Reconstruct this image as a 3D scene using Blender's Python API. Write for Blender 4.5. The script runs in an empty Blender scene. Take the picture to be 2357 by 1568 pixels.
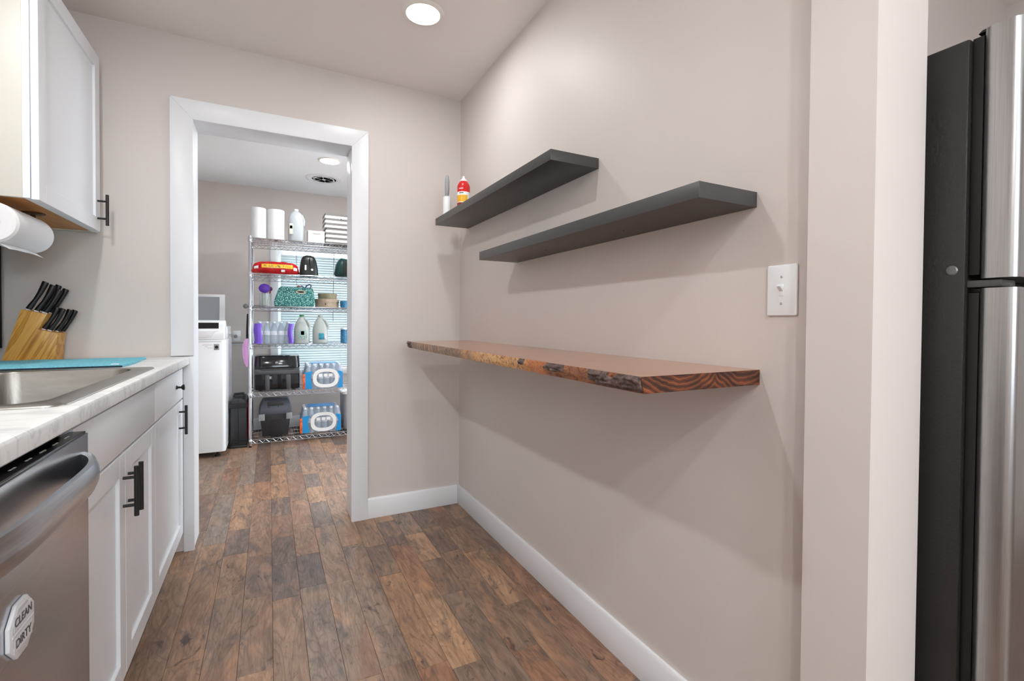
import bpy, bmesh, math, random
from mathutils import Vector, Matrix, noise
random.seed(7)
sc = bpy.context.scene
C = sc.collection
PI = math.pi

# ------------------------------------------------------------------ camera
cam_d = bpy.data.cameras.new('camera'); cam = bpy.data.objects.new('camera', cam_d); C.objects.link(cam)
cam_d.sensor_width = 36.0; cam_d.sensor_fit = 'HORIZONTAL'
cam_d.lens = 16.726; cam_d.shift_y = -0.0109; cam_d.clip_start = 0.02
def cam_matrix(loc, yaw, pitch, roll):
    cy, sy = math.cos(yaw), math.sin(yaw)
    f = Vector((sy, cy, 0)); r = Vector((cy, -sy, 0)); u = Vector((0, 0, 1))
    cp, sp = math.cos(pitch), math.sin(pitch)
    f2 = f*cp + u*sp; u2 = u*cp - f*sp
    cr, sr = math.cos(roll), math.sin(roll)
    r3 = r*cr + u2*sr; u3 = u2*cr - r*sr
    m = Matrix((r3, u3, -f2)).transposed().to_4x4(); m.translation = loc
    return m
cam.matrix_world = cam_matrix(Vector((-1.0326, -2.7227, 1.1061)), 0.4722, -0.0158, 0.0068)
sc.camera = cam

# ------------------------------------------------------------------ world, exposure
w = bpy.data.worlds.new('World'); sc.world = w; w.use_nodes = True
bg = w.node_tree.nodes['Background']; bg.inputs[0].default_value = (0.83, 0.92, 1.0, 1); bg.inputs[1].default_value = 6.5
sc.view_settings.view_transform = 'Standard'; sc.view_settings.look = 'None'
sc.view_settings.gamma = 1.0; sc.view_settings.use_curve_mapping = False
sc.view_settings.exposure = 0.74
LAMP_AISLE, LAMP_SINK, LAMP_REAR, FILL_BACK, FILL_DINING, LAMP_LAUNDRY = 3.0, 7.6, 7.2, 12.0, 6.0, 6.5    # recessed lamp watts; the back and dining lamps are added fill
LAMP_SPREAD = math.radians(180)
CEIL = 2.44

# ------------------------------------------------------------------ node / material helpers
def lin(r, g, b):
    f = lambda c: (c/255/12.92) if c/255 <= .04045 else ((c/255+.055)/1.055)**2.4
    return (f(r), f(g), f(b), 1)
class NT:
    def __init__(s, name):
        s.m = bpy.data.materials.new(name); s.m.use_nodes = True
        s.t = s.m.node_tree; s.n = s.t.nodes; s.b = s.n['Principled BSDF']
    def node(s, typ, **kw):
        n = s.n.new(typ)
        for k, v in kw.items():
            if k.startswith('_'): n.inputs[k[1:].replace('__', ' ')].default_value = v
            else: setattr(n, k, v)
        return n
    def link(s, a, b): s.t.links.new(a, b)
    def coord(s, kind='Object', scale=(1, 1, 1), loc=(0, 0, 0), rand=False):
        tc = s.node('ShaderNodeTexCoord'); mp = s.node('ShaderNodeMapping')
        mp.inputs['Scale'].default_value = scale; mp.inputs['Location'].default_value = loc
        if rand:
            oi = s.node('ShaderNodeObjectInfo'); mu = s.node('ShaderNodeVectorMath', operation='ADD')
            sc_ = s.node('ShaderNodeVectorMath', operation='SCALE'); sc_.inputs['Scale'].default_value = 53.0
            cx = s.node('ShaderNodeCombineXYZ')
            s.link(oi.outputs['Random'], cx.inputs[0]); s.link(oi.outputs['Random'], cx.inputs[1]); s.link(oi.outputs['Random'], cx.inputs[2])
            s.link(cx.outputs[0], sc_.inputs[0]); s.link(tc.outputs[kind], mu.inputs[0]); s.link(sc_.outputs[0], mu.inputs[1])
            s.link(mu.outputs[0], mp.inputs[0])
        else: s.link(tc.outputs[kind], mp.inputs[0])
        return mp.outputs[0]
    def noise(s, vec, scale=5, detail=4, rough=.5, dist=0):
        n = s.node('ShaderNodeTexNoise'); n.inputs['Scale'].default_value = scale; n.inputs['Detail'].default_value = detail
        n.inputs['Roughness'].default_value = rough; n.inputs['Distortion'].default_value = dist
        if vec is not None: s.link(vec, n.inputs['Vector'])
        return n.outputs['Fac']
    def ramp(s, fac, stops, interp='LINEAR'):
        r = s.node('ShaderNodeValToRGB'); e = r.color_ramp.elements; r.color_ramp.interpolation = interp
        while len(e) < len(stops): e.new(.5)
        for i, (p, c) in enumerate(stops): e[i].position = p; e[i].color = c if len(c) == 4 else (*c, 1)
        s.link(fac, r.inputs[0]); return r.outputs[0]
    def mix(s, fac, a, b, blend='MIX'):
        n = s.node('ShaderNodeMix', data_type='RGBA', blend_type=blend)
        for sock, v in ((n.inputs[0], fac), (n.inputs[6], a), (n.inputs[7], b)):
            if hasattr(v, 'is_linked') or hasattr(v, 'links'): s.link(v, sock)
            else: sock.default_value = v
        return n.outputs[2]
    def math(s, op, a, b=0.0, clamp=False):
        n = s.node('ShaderNodeMath', operation=op, use_clamp=clamp)
        for i, v in enumerate((a, b)):
            if hasattr(v, 'links'): s.link(v, n.inputs[i])
            else: n.inputs[i].default_value = v
        return n.outputs[0]
    def bump(s, h, strength=.1, dist=.001):
        b = s.node('ShaderNodeBump'); b.inputs['Strength'].default_value = strength; b.inputs['Distance'].default_value = dist
        s.link(h, b.inputs['Height']); s.link(b.outputs[0], s.b.inputs['Normal'])
    def base(s, v):
        if hasattr(v, 'links'): s.link(v, s.b.inputs['Base Color'])
        else: s.b.inputs['Base Color'].default_value = v
    def set(s, **kw):
        for k, v in kw.items(): s.b.inputs[k.replace('_', ' ')].default_value = v
        return s
def plain(name, col, rough=.5, metal=0.0, bump=0.0, bscale=200, var=0.0, vscale=6, **kw):
    t = NT(name); c = lin(*col)
    v = t.coord()
    if var:
        n = t.noise(v, vscale, 3)
        c2 = tuple(max(0, x*(1-var)) for x in c[:3])+(1,); c1 = tuple(min(1, x*(1+var)) for x in c[:3])+(1,)
        t.base(t.ramp(n, [(.3, c2), (.7, c1)]))
    else: t.base(c)
    t.set(Roughness=rough, Metallic=metal)
    if bump: t.bump(t.noise(v, bscale, 3), bump, .001)
    t.set(**kw)
    return t.m
def glassy(name, col, rough=.1, alpha=.35):
    """thin clear plastic or glass: part transparent, part glossy-diffuse"""
    t = NT(name); t.base(lin(*col)); t.set(Roughness=rough)
    tr = t.node('ShaderNodeBsdfTransparent'); mx = t.node('ShaderNodeMixShader'); mx.inputs[0].default_value = alpha
    tr.inputs[0].default_value = (.96, .98, 1, 1)
    t.link(tr.outputs[0], mx.inputs[1]); t.link(t.b.outputs[0], mx.inputs[2])
    t.link(mx.outputs[0], t.n['Material Output'].inputs[0]); return t.m
def translucent(name, col, fac=.5, rough=.5):
    t = NT(name); t.base(lin(*col)); t.set(Roughness=rough)
    tr = t.node('ShaderNodeBsdfTranslucent'); tr.inputs[0].default_value = lin(*col)
    mx = t.node('ShaderNodeMixShader'); mx.inputs[0].default_value = fac
    t.link(t.b.outputs[0], mx.inputs[1]); t.link(tr.outputs[0], mx.inputs[2])
    t.link(mx.outputs[0], t.n['Material Output'].inputs[0]); return t.m
def emit(name, col, strength):
    t = NT(name); t.base((.8, .8, .8, 1))
    t.b.inputs['Emission Color'].default_value = (*col, 1); t.b.inputs['Emission Strength'].default_value = strength
    return t.m
def brushed(name, col, rough=.3, scale=(4, 4, 400), bump=.02, metal=1.0):
    t = NT(name); v = t.coord(scale=scale); n = t.noise(v, 3, 3, .6)
    c = lin(*col)
    t.base(t.ramp(n, [(.3, tuple(x*.88 for x in c[:3])+(1,)), (.7, tuple(min(1, x*1.08) for x in c[:3])+(1,))]))
    t.set(Metallic=metal, Roughness=rough); t.bump(n, bump, .0005); return t.m

M = {}
def paint(name, col, rough=.55):
    t = NT(name); v = t.coord()
    n2 = t.noise(v, 1.3, 2)
    c = lin(*col); t.base(t.ramp(n2, [(.3, tuple(x*.97 for x in c[:3])+(1,)), (.7, tuple(min(1, x*1.03) for x in c[:3])+(1,))]))
    t.set(Roughness=rough); t.bump(t.noise(v, 220, 3, .6), .12, .0006)
    return t.m
M['wall'] = paint('greige wall paint', (212, 203, 197), .5)
M['ceil'] = paint('greige ceiling paint', (242, 235, 230), .7)
M['ceil_white'] = paint('white ceiling paint', (238, 239, 240), .7)
M['trim'] = plain('white trim paint', (232, 233, 235), .35, bump=.03, bscale=60)
M['cab'] = plain('white cabinet paint', (236, 239, 243), .35, bump=.02, bscale=40)
M['cab_side'] = plain('cream cabinet side', (206, 202, 192), .4)
M['nf'] = plain('nail filler', (196, 192, 188), .8)
M['gap'] = plain('dark gap', (30, 28, 26), .8)
M['black'] = plain('black powder coated metal', (22, 22, 23), .42)
M['shelf_black'] = plain('charcoal painted shelf', (68, 67, 66), .42, bump=.03, bscale=90)
M['plate'] = plain('white switch plastic', (240, 242, 244), .25)
M['screw'] = plain('painted screw', (200, 202, 205), .4)
M['lens'] = emit('lamp lens', (1.0, .97, .92), 7.0)
M['lamp_ring'] = plain('white lamp trim', (238, 234, 226), .4)
M['steel'] = brushed('brushed stainless steel', (196, 198, 202), .26, (3, 3, 260))
M['steel_h'] = brushed('stainless sink steel', (150, 147, 142), .34, (3, 200, 3))
M['fridge_door'] = brushed('fridge stainless', (176, 176, 176), .33, (160, 160, 2))
M['chrome'] = plain('chrome wire', (200, 203, 208), .2, 1.0)
M['fridge_side'] = None
t = NT('black textured fridge side'); v = t.coord(); t.base(lin(36, 35, 34)); t.set(Roughness=.34)
t.bump(t.noise(v, 150, 4, .65), .8, .0016); M['fridge_side'] = t.m
M['rubber'] = plain('black gasket', (14, 14, 14), .6)
M['wood_under'] = None
def woodgrain(name, cols, scale=(30, 2, 30), rough=.4, dist=1.5, nscale=2.0):
    t = NT(name); v = t.coord(scale=scale)
    n = t.noise(v, nscale, 5, .6, dist)
    t.base(t.ramp(n, [(p, lin(*c)) for p, c in cols])); t.set(Roughness=rough); t.bump(n, .05, .0005); return t.m
M['wood_under'] = woodgrain('oak veneer underside', [(.3, (176, 112, 48)), (.6, (200, 136, 66)), (.8, (214, 152, 80))], (40, 2.5, 40))
t = NT('pine knife block'); tc = t.node('ShaderNodeTexCoord'); mp = t.node('ShaderNodeMapping'); mp.inputs['Rotation'].default_value = (0, math.radians(-25), 0)
mp2 = t.node('ShaderNodeMapping'); mp2.inputs['Scale'].default_value = (42, 10, 2.4); t.link(tc.outputs['Object'], mp.inputs[0]); t.link(mp.outputs[0], mp2.inputs[0])
n = t.noise(mp2.outputs[0], 1.4, 3, .5, .35)
t.base(t.ramp(n, [(.30, lin(166, 104, 34)), (.43, lin(210, 150, 62)), (.55, lin(226, 174, 88)), (.63, lin(190, 128, 48)), (.75, lin(222, 166, 78))])); t.set(Roughness=.4); M['block'] = t.m

# ------------------------------------------------------------------ mesh helpers
ORG = {}
class MB:
    def __init__(s): s.v = []; s.f = []
    def box(s, x0, x1, y0, y1, z0, z1):
        x0, x1 = min(x0, x1), max(x0, x1); y0, y1 = min(y0, y1), max(y0, y1); z0, z1 = min(z0, z1), max(z0, z1)
        o = len(s.v)
        s.v += [(x0,y0,z0),(x1,y0,z0),(x1,y1,z0),(x0,y1,z0),(x0,y0,z1),(x1,y0,z1),(x1,y1,z1),(x0,y1,z1)]
        s.f += [tuple(o+i for i in q) for q in ((0,3,2,1),(4,5,6,7),(0,1,5,4),(1,2,6,5),(2,3,7,6),(3,0,4,7))]
        return s
    def prism(s, poly, axis, a0, a1):
        """poly in the two remaining axes (cyclic order x->(y,z), y->(x,z), z->(x,y)); extruded a0..a1"""
        o = len(s.v); n = len(poly)
        def P(p, a):
            return (a, p[0], p[1]) if axis == 'x' else ((p[0], a, p[1]) if axis == 'y' else (p[0], p[1], a))
        for a in (a0, a1): s.v += [P(p, a) for p in poly]
        s.f += [tuple(o+i for i in range(n)), tuple(o+n+i for i in reversed(range(n)))]
        s.f += [(o+i, o+n+i, o+n+(i+1) % n, o+(i+1) % n) for i in range(n)]
        return s
    def lathe(s, prof, c, n=24, axis='z', sx=1, sy=1):
        """prof list of (r, h)"""
        o = len(s.v)
        for r, h in prof:
            for k in range(n):
                a = 2*PI*k/n; p, q = r*math.cos(a)*sx, r*math.sin(a)*sy
                s.v.append((c[0]+p, c[1]+q, c[2]+h) if axis == 'z' else ((c[0]+h, c[1]+p, c[2]+q) if axis == 'x' else (c[0]+p, c[1]+h, c[2]+q)))
        for i in range(len(prof)-1):
            for k in range(n):
                k2 = (k+1) % n; s.f.append((o+i*n+k, o+i*n+k2, o+(i+1)*n+k2, o+(i+1)*n+k))
        if prof[0][0] > 1e-6: s.f.append(tuple(o+k for k in reversed(range(n))))
        if prof[-1][0] > 1e-6: s.f.append(tuple(o+(len(prof)-1)*n+k for k in range(n)))
        return s
    def tube(s, pts, r, n=8, closed=False, flat=None):
        pts = [Vector(p) for p in pts]; o = len(s.v); m = len(pts)
        up0 = Vector((0, 0, 1)); prev = None
        for i, p in enumerate(pts):
            if closed: d = pts[(i+1) % m]-pts[i-1]
            else: d = pts[min(i+1, m-1)]-pts[max(i-1, 0)]
            d.normalize()
            ref = up0 if abs(d.z) < .95 else Vector((1, 0, 0))
            if prev is not None:
                a = (prev - d*prev.dot(d))
                a = a.normalized() if a.length > 1e-4 else d.cross(ref).normalized()
            else: a = d.cross(ref).normalized()
            prev = a; b = d.cross(a).normalized()
            rr = r[i] if isinstance(r, (list, tuple)) else r
            for k in range(n):
                t = 2*PI*k/n; fb = flat if flat else 1
                s.v.append(tuple(p + a*rr*math.cos(t) + b*rr*fb*math.sin(t)))
        for i in range(m if closed else m-1):
            j = (i+1) % m
            for k in range(n):
                k2 = (k+1) % n; s.f.append((o+i*n+k, o+i*n+k2, o+j*n+k2, o+j*n+k))
        if not closed:
            s.f.append(tuple(o+k for k in reversed(range(n)))); s.f.append(tuple(o+(m-1)*n+k for k in range(n)))
        return s
    def grid(s, fn, nu, nv):
        o = len(s.v)
        for i in range(nu+1):
            for j in range(nv+1): s.v.append(tuple(fn(i/nu, j/nv)))
        for i in range(nu):
            for j in range(nv):
                a = o+i*(nv+1)+j; s.f.append((a, a+nv+1, a+nv+2, a+1))
        return s
    def build(s, name, mat, parent=None, bevel=0, seg=2, smooth=False, label=None, cat=None, group=None, kind=None, origin=None, angle=35):
        if parent is not None: org = ORG[parent]
        elif origin is not None: org = Vector(origin)
        else:
            xs, ys, zs = zip(*s.v); org = Vector(((min(xs)+max(xs))/2, (min(ys)+max(ys))/2, min(zs)))
        me = bpy.data.meshes.new(name)
        me.from_pydata([(a-org.x, b-org.y, c-org.z) for a, b, c in s.v], [], s.f); me.update()
        bm = bmesh.new(); bm.from_mesh(me)
        if not getattr(s, 'nonorm', False): bmesh.ops.recalc_face_normals(bm, faces=bm.faces)
        if bevel:
            es = [e for e in bm.edges if len(e.link_faces) == 2 and e.calc_face_angle(0) > math.radians(30)]
            bmesh.ops.bevel(bm, geom=es, offset=bevel, segments=seg, profile=.5, affect='EDGES', clamp_overlap=True)
        bm.to_mesh(me); bm.free()
        if smooth or bevel:
            for p in me.polygons: p.use_smooth = True
            me.set_sharp_from_angle(angle=math.radians(angle))
        o = bpy.data.objects.new(name, me); C.objects.link(o)
        me.materials.append(M[mat] if isinstance(mat, str) else mat)
        if parent is not None: o.parent = parent
        else: o.location = org
        ORG[o] = org
        tag(o, label, cat, group, kind); return o
def tag(o, label=None, cat=None, group=None, kind=None):
    if label: o['label'] = label
    if cat: o['category'] = cat
    if group: o['group'] = group
    if kind: o['kind'] = kind
    return o
def thing(name, loc, label, cat, group=None, kind=None):
    o = bpy.data.objects.new(name, None); C.objects.link(o); o.location = loc; o.empty_display_size = .05
    ORG[o] = Vector(loc); return tag(o, label, cat, group, kind)
def copy_tree(o, parent=None, delta=None):
    c = o.copy(); C.objects.link(c)
    if parent is not None: c.parent = parent
    if delta is not None: c.location = Vector(o.location)+Vector(delta)
    ORG[c] = Vector(c.location) if parent is None else ORG.get(parent, Vector())
    for ch in list(o.children): copy_tree(ch, c)
    return c
def box(name, mat, b, parent=None, bevel=0, **kw): return MB().box(*b).build(name, mat, parent, bevel, **kw)
def arc(c, r, a0, a1, n): return [(c[0]+r*math.cos(a0+(a1-a0)*i/n), c[1]+r*math.sin(a0+(a1-a0)*i/n)) for i in range(n+1)]
def rrect(x0, x1, y0, y1, r, n=5):
    p = []
    for (cx, cy, a) in ((x1-r, y1-r, 0), (x0+r, y1-r, PI/2), (x0+r, y0+r, PI), (x1-r, y0+r, 1.5*PI)): p += arc((cx, cy), r, a, a+PI/2, n)
    return p
def text(body, name, mat, parent, origin, size, right, up, depth=.0004, align='CENTER'):
    cu = bpy.data.curves.new(name, 'FONT'); cu.body = body; cu.size = size; cu.align_x = align; cu.align_y = 'CENTER'; cu.extrude = depth
    tmp = bpy.data.objects.new('tmp', cu); C.objects.link(tmp); dg = bpy.context.evaluated_depsgraph_get(); dg.update()
    me = bpy.data.meshes.new_from_object(tmp.evaluated_get(dg)); bpy.data.objects.remove(tmp)
    R = Vector(right).normalized(); U = Vector(up).normalized(); N = R.cross(U)
    org = ORG[parent]
    for v in me.vertices: v.co = Vector(origin) - org + R*v.co.x + U*v.co.y + N*v.co.z
    me.update(); me.name = name
    o = bpy.data.objects.new(name, me); C.objects.link(o); me.materials.clear(); me.materials.append(M[mat]); o.parent = parent; ORG[o] = org
    return o
S = 'structure'

# ================================================================== ROOM SHELL
# x: right wall = 0, y: back wall of the kitchen = 0, camera at negative y
XL = -2.04; YB = .18; YL = 2.71; XLR = .75; YR = -5.4; XD = 2.34; YD = -1.68; ZD = 2.745
XO0, XO1, ZO = -1.372, -.612, 2.07     # rough doorway

# --- floor: sub-floor slab with individual planks
fl = box('floor', plain('sub floor', (70, 58, 50), .8), (XL-.15, XD+.15, YR-.15, YL+.15, -.08, -.006), kind=S,
         label='brown wood plank floor running through the kitchen into the laundry room', cat='floor')
t = NT('rustic vinyl plank'); vv = t.coord(scale=(1, 1, 1), rand=True)
mp = t.node('ShaderNodeMapping'); mp.inputs['Scale'].default_value = (26, 2.2, 1); t.link(vv, mp.inputs[0])
oi = t.node('ShaderNodeObjectInfo')
tone = t.ramp(oi.outputs['Random'], [(0, lin(160, 126, 100)), (.13, lin(128, 110, 98)), (.25, lin(178, 142, 112)), (.37, lin(112, 96, 88)), (.5, lin(152, 114, 90)),
        (.62, lin(140, 124, 112)), (.74, lin(170, 132, 102)), (.86, lin(120, 102, 92)), (1, lin(154, 128, 108))])
def vmap(sc_):
    m = t.node('ShaderNodeMapping'); m.inputs['Scale'].default_value = sc_; t.link(vv, m.inputs[0]); return m.outputs[0]
# broad figure, cathedral grain, smoky and dark patches, pale patches, knots, fine pores
g1 = t.noise(vmap((13, 2.6, 1)), 1.5, 6, .66, 1.6)
c = t.mix(.9, tone, t.ramp(g1, [(.28, (.50, .47, .46, 1)), (.44, (.86, .84, .82, 1)), (.54, (1.05, 1.04, 1.03, 1)), (.68, (1.3, 1.25, 1.18, 1))]), 'MULTIPLY')
gw = t.noise(vmap((5.5, 1.1, 1)), 1.6, 2, .5, .6)
cath = t.math('SINE', t.math('MULTIPLY', gw, 85.0))
c = t.mix(.36, c, t.ramp(t.math('ADD', t.math('MULTIPLY', cath, .5), .5), [(.05, (.46, .42, .40, 1)), (.38, (1.06, 1.04, 1.02, 1))]), 'MULTIPLY')
g2 = t.noise(vmap((9, 3.0, 1)), 1.4, 6, .68, .9)
c = t.mix(t.ramp(g2, [(.53, (0, 0, 0, 1)), (.66, (.78, .78, .78, 1))]), c, lin(94, 84, 79))
g3 = t.noise(vmap((11, 5.5, 1)), 1.7, 5, .65, 1.8)
c = t.mix(t.ramp(g3, [(.60, (0, 0, 0, 1)), (.70, (.85, .85, .85, 1))]), c, lin(62, 49, 44))
g4 = t.noise(vmap((8, 2.6, 1)), 1.2, 4, .6, .7)
c = t.mix(t.ramp(g4, [(.54, (0, 0, 0, 1)), (.70, (.6, .6, .6, 1))]), c, lin(192, 146, 110))
g5 = t.noise(vmap((6, 2.2, 1)), 1.1, 3, .5, .4)
c = t.mix(t.ramp(g5, [(.55, (0, 0, 0, 1)), (.72, (.55, .55, .55, 1))]), c, lin(140, 98, 76))
gf = t.noise(vmap((120, 9, 1)), 1.5, 4, .6, .8)
c = t.mix(.5, c, t.ramp(gf, [(.32, (.60, .58, .57, 1)), (.55, (1.05, 1.05, 1.05, 1))]), 'MULTIPLY')
c = t.mix(1.0, c, (1.04, 1.05, 1.06, 1), 'MULTIPLY')
t.base(c); t.set(Roughness=.42); t.bump(gf, .12, .0006); M['plank'] = t.m

PW = .1016; LENS = [.30, .38, .46, .61, .76, .91]
plank_mesh = {}
def plank_of(L):
    if L not in plank_mesh:
        o = MB().box(-PW/2+.0004, PW/2-.0004, 0, L-.0008, -.006, 0).build('plank', 'plank', fl, bevel=.0007, seg=1, origin=(0, 0, 0))
        # local origin of the mesh at the plank's own corner
        me = o.data; off = ORG[fl]
        for v_ in me.vertices: v_.co += off
        plank_mesh[L] = me; bpy.data.objects.remove(o)
    return plank_mesh[L]
rest = MB(); n_ind = 0
k0 = math.ceil((XL-(-1.022))/PW); x = -1.022 + (k0)*PW - PW/2
rng = random.Random(11)
xs = -1.022 - 10.5*PW
while xs + PW/2 < XD:
    if xs - PW/2 >= XL-.001:
        y = YR + rng.uniform(0, .5)-.5
        while y < YL:
            L = rng.choice(LENS)
            if y >= YR-.01 and y+L <= YL+.2:
                vis = (xs > -1.50 and xs < -.0 and y+L > -2.3 and y < 0.1) or (xs > -1.72 and xs < -.1 and y+L > 0.0 and y < 2.2)
                if vis and n_ind < 300:
                    o = bpy.data.objects.new('plank', plank_of(L)); C.objects.link(o); o.parent = fl
                    o.location = Vector((xs, y, 0)) - ORG[fl]; n_ind += 1
                else: rest.box(xs-PW/2+.0004, xs+PW/2-.0004, y, y+L-.0008, -.006, 0)
            y += L
    xs += PW
rest.build('outer_planks', 'plank', fl, kind='stuff')

# --- walls
b = MB().box(XL-.1, XO0, 0, YB, 0, CEIL).box(XO1, .155, 0, YB, 0, CEIL).box(XO0, XO1, 0, YB, ZO, CEIL)
b.box(.155, XD+.1, 0, YB, 0, ZD)
b.build('wall_back', 'wall', kind=S, label='greige end wall with the doorway to the laundry room', cat='wall')
b = MB().prism([(0, 0), (0, -2.121), (-.04, -2.121), (-.04, -2.243)] + arc((.140, -2.231), .012, -PI/2, 0, 4) + [(.152, 0)], 'z', 0, CEIL)
wr = b.build('wall_right', 'wall', smooth=True, kind=S, label='greige wall carrying the dark floating shelves and the wood slab shelf', cat='wall')
# header above the opening between kitchen and the space with the refrigerator
MB().box(.0, .152, YR, -2.243, CEIL, ZD).build('wall_header', 'wall', kind=S, label='greige header over the wide opening beside the refrigerator', cat='wall')
MB().box(XL-.12, XL, YR, 0, 0, CEIL).build('wall_left', 'wall', kind=S, label='greige wall behind the sink counter', cat='wall')
# wall behind the refrigerator, dining side walls, rear wall with added window
MB().box(.152, XD+.1, YD, YD+.12, 0, ZD).build('wall_alcove', 'wall', kind=S, label='greige wall behind the refrigerator', cat='wall')
MB().box(XD, XD+.12, YR, YD, 0, ZD).build('wall_far_right', 'wall', kind=S, label='greige side wall beyond the refrigerator', cat='wall')
RX0, RX1, RZ0, RZ1 = -1.3, .5, .95, 2.1
b = MB().box(XL-.1, RX0, YR-.12, YR, 0, ZD).box(RX1, XD+.12, YR-.12, YR, 0, ZD).box(RX0, RX1, YR-.12, YR, 0, RZ0).box(RX0, RX1, YR-.12, YR, RZ1, ZD)
b.build('wall_rear', 'wall', kind=S, label='greige wall behind the viewer with an added wide window', cat='wall')
MB().box(XL-.1, 0.152, YR, YB, CEIL, CEIL+.08).build('ceiling', 'ceil', kind=S, label='smooth greige kitchen ceiling with recessed lamps', cat='ceiling')
MB().box(.152, XD+.1, YR, YD, ZD, ZD+.08).build('ceiling_alcove', 'ceil', kind=S, label='higher greige ceiling above the refrigerator', cat='ceiling')
# laundry room
XLL = -2.13
MB().box(XLL-.12, XLL, YB, YL, 0, CEIL).build('wall_laundry_left', 'wall', kind=S, label='greige laundry wall beside the washer', cat='wall')
LW = (.35, 1.75, .12, 2.10)
b = MB().box(XLR, XLR+.12, YB, LW[0], 0, CEIL).box(XLR, XLR+.12, LW[1], YL, 0, CEIL).box(XLR, XLR+.12, LW[0], LW[1], 0, LW[2]).box(XLR, XLR+.12, LW[0], LW[1], LW[3], CEIL)
b.build('wall_laundry_right', 'wall', kind=S, label='greige laundry wall out of sight on the right', cat='wall')
WX0, WX1, WZ0, WZ1 = -.95, .25, .60, 1.86
b = MB().box(XLL-.1, WX0, YL, YL+.14, 0, CEIL).box(WX1, XLR+.12, YL, YL+.14, 0, CEIL).box(WX0, WX1, YL, YL+.14, 0, WZ0).box(WX0, WX1, YL, YL+.14, WZ1, CEIL)
b.build('wall_laundry_back', 'wall', kind=S, label='greige laundry wall behind the wire rack', cat='wall')
MB().box(XLL-.1, XLR+.12, YB, YL+.14, CEIL, CEIL+.08).build('ceiling_laundry', 'ceil_white', kind=S, label='white laundry room ceiling', cat='ceiling')

# --- doorway casing and jamb
CL, CLi, CR, CRi, CT, CTi = -1.443, -1.352, -.544, -.632, 2.146, 2.053
tr = thing('trim_1', (-.99, 0, 0), 'white mitred casing around the laundry doorway', 'door casing', kind=S)
CY0, CY1 = -.018, 0
MB().prism([(CR, 0), (CR, CT), (CRi, CTi), (CRi, 0)], 'y', CY0, CY1).build('casing_board', 'trim', tr, bevel=.0015)
MB().prism([(CL, CT), (CR, CT), (CRi, CTi), (CLi, CTi)], 'y', CY0, CY1).build('casing_board', 'trim', tr, bevel=.0015)
MB().prism([(CL, .935), (CL, CT), (CLi, CTi), (CLi, .935)], 'y', CY0, CY1).build('casing_board', 'trim', tr, bevel=.0015)
MB().prism([(-1.395, 0), (-1.395, .931), (CLi, .931), (CLi, 0)], 'y', CY0, CY1).build('casing_board', 'trim', tr, bevel=.0015)
jr = .004
box('jamb_board', 'trim', (XO0, CLi-jr, -.001, YB+.005, 0, ZO), tr, .001)
box('jamb_board', 'trim', (CRi+jr, XO1, -.001, YB+.005, 0, ZO), tr, .001)
box('jamb_board', 'trim', (CLi-jr, CRi+jr, -.001, YB+.005, CTi+jr, ZO), tr, .001)
for (x0, x1, z0, z1) in ((XO0-.07, CLi-.008, 0, CT), (CRi+.008, XO1+.07, 0, CT), (CLi-.008, CRi+.008, CTi+.008, CT)):
    box('casing_board', 'trim', (x0, x1, YB+.005, YB+.02, z0, z1), tr, .001)
for (x_, z_) in ((-1.375, .9), (-1.375, .62), (-1.375, .38), (-1.375, .08), (-.60, 2.07), (-1.33, 2.08), (-.576, .3)):
    MB().lathe([(0, 0), (.0015, 0), (.0015, .0006)], (x_, CY0-.0006, z_), 8, 'y').build('nail_hole', 'nf', tr)
# --- baseboards
BH = .114
def base(name, prism_axis, poly, a0, a1, label):
    return MB().prism(poly, prism_axis, a0, a1).build(name, 'trim', bevel=.001, kind=S, label=label, cat='baseboard')
prof = [(0, 0), (-.013, 0), (-.013, BH-.012), (-.009, BH), (0, BH)]
base('baseboard_right', 'y', prof, -2.121, -.0005, 'white baseboard along the wall under the wood slab shelf')
base('baseboard_back', 'x', prof, CR+.0005, -.0135, 'short white baseboard between doorway casing and corner')
bp = base('baseboard_post', 'y', [(-.04+a, z) for a, z in prof], -2.243, -2.1215, 'white baseboard on the wall end post')
base('baseboard_laundry', 'x', [(YL+a, z) for a, z in prof], XLL, XLR, 'white baseboard of the laundry wall')

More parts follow.
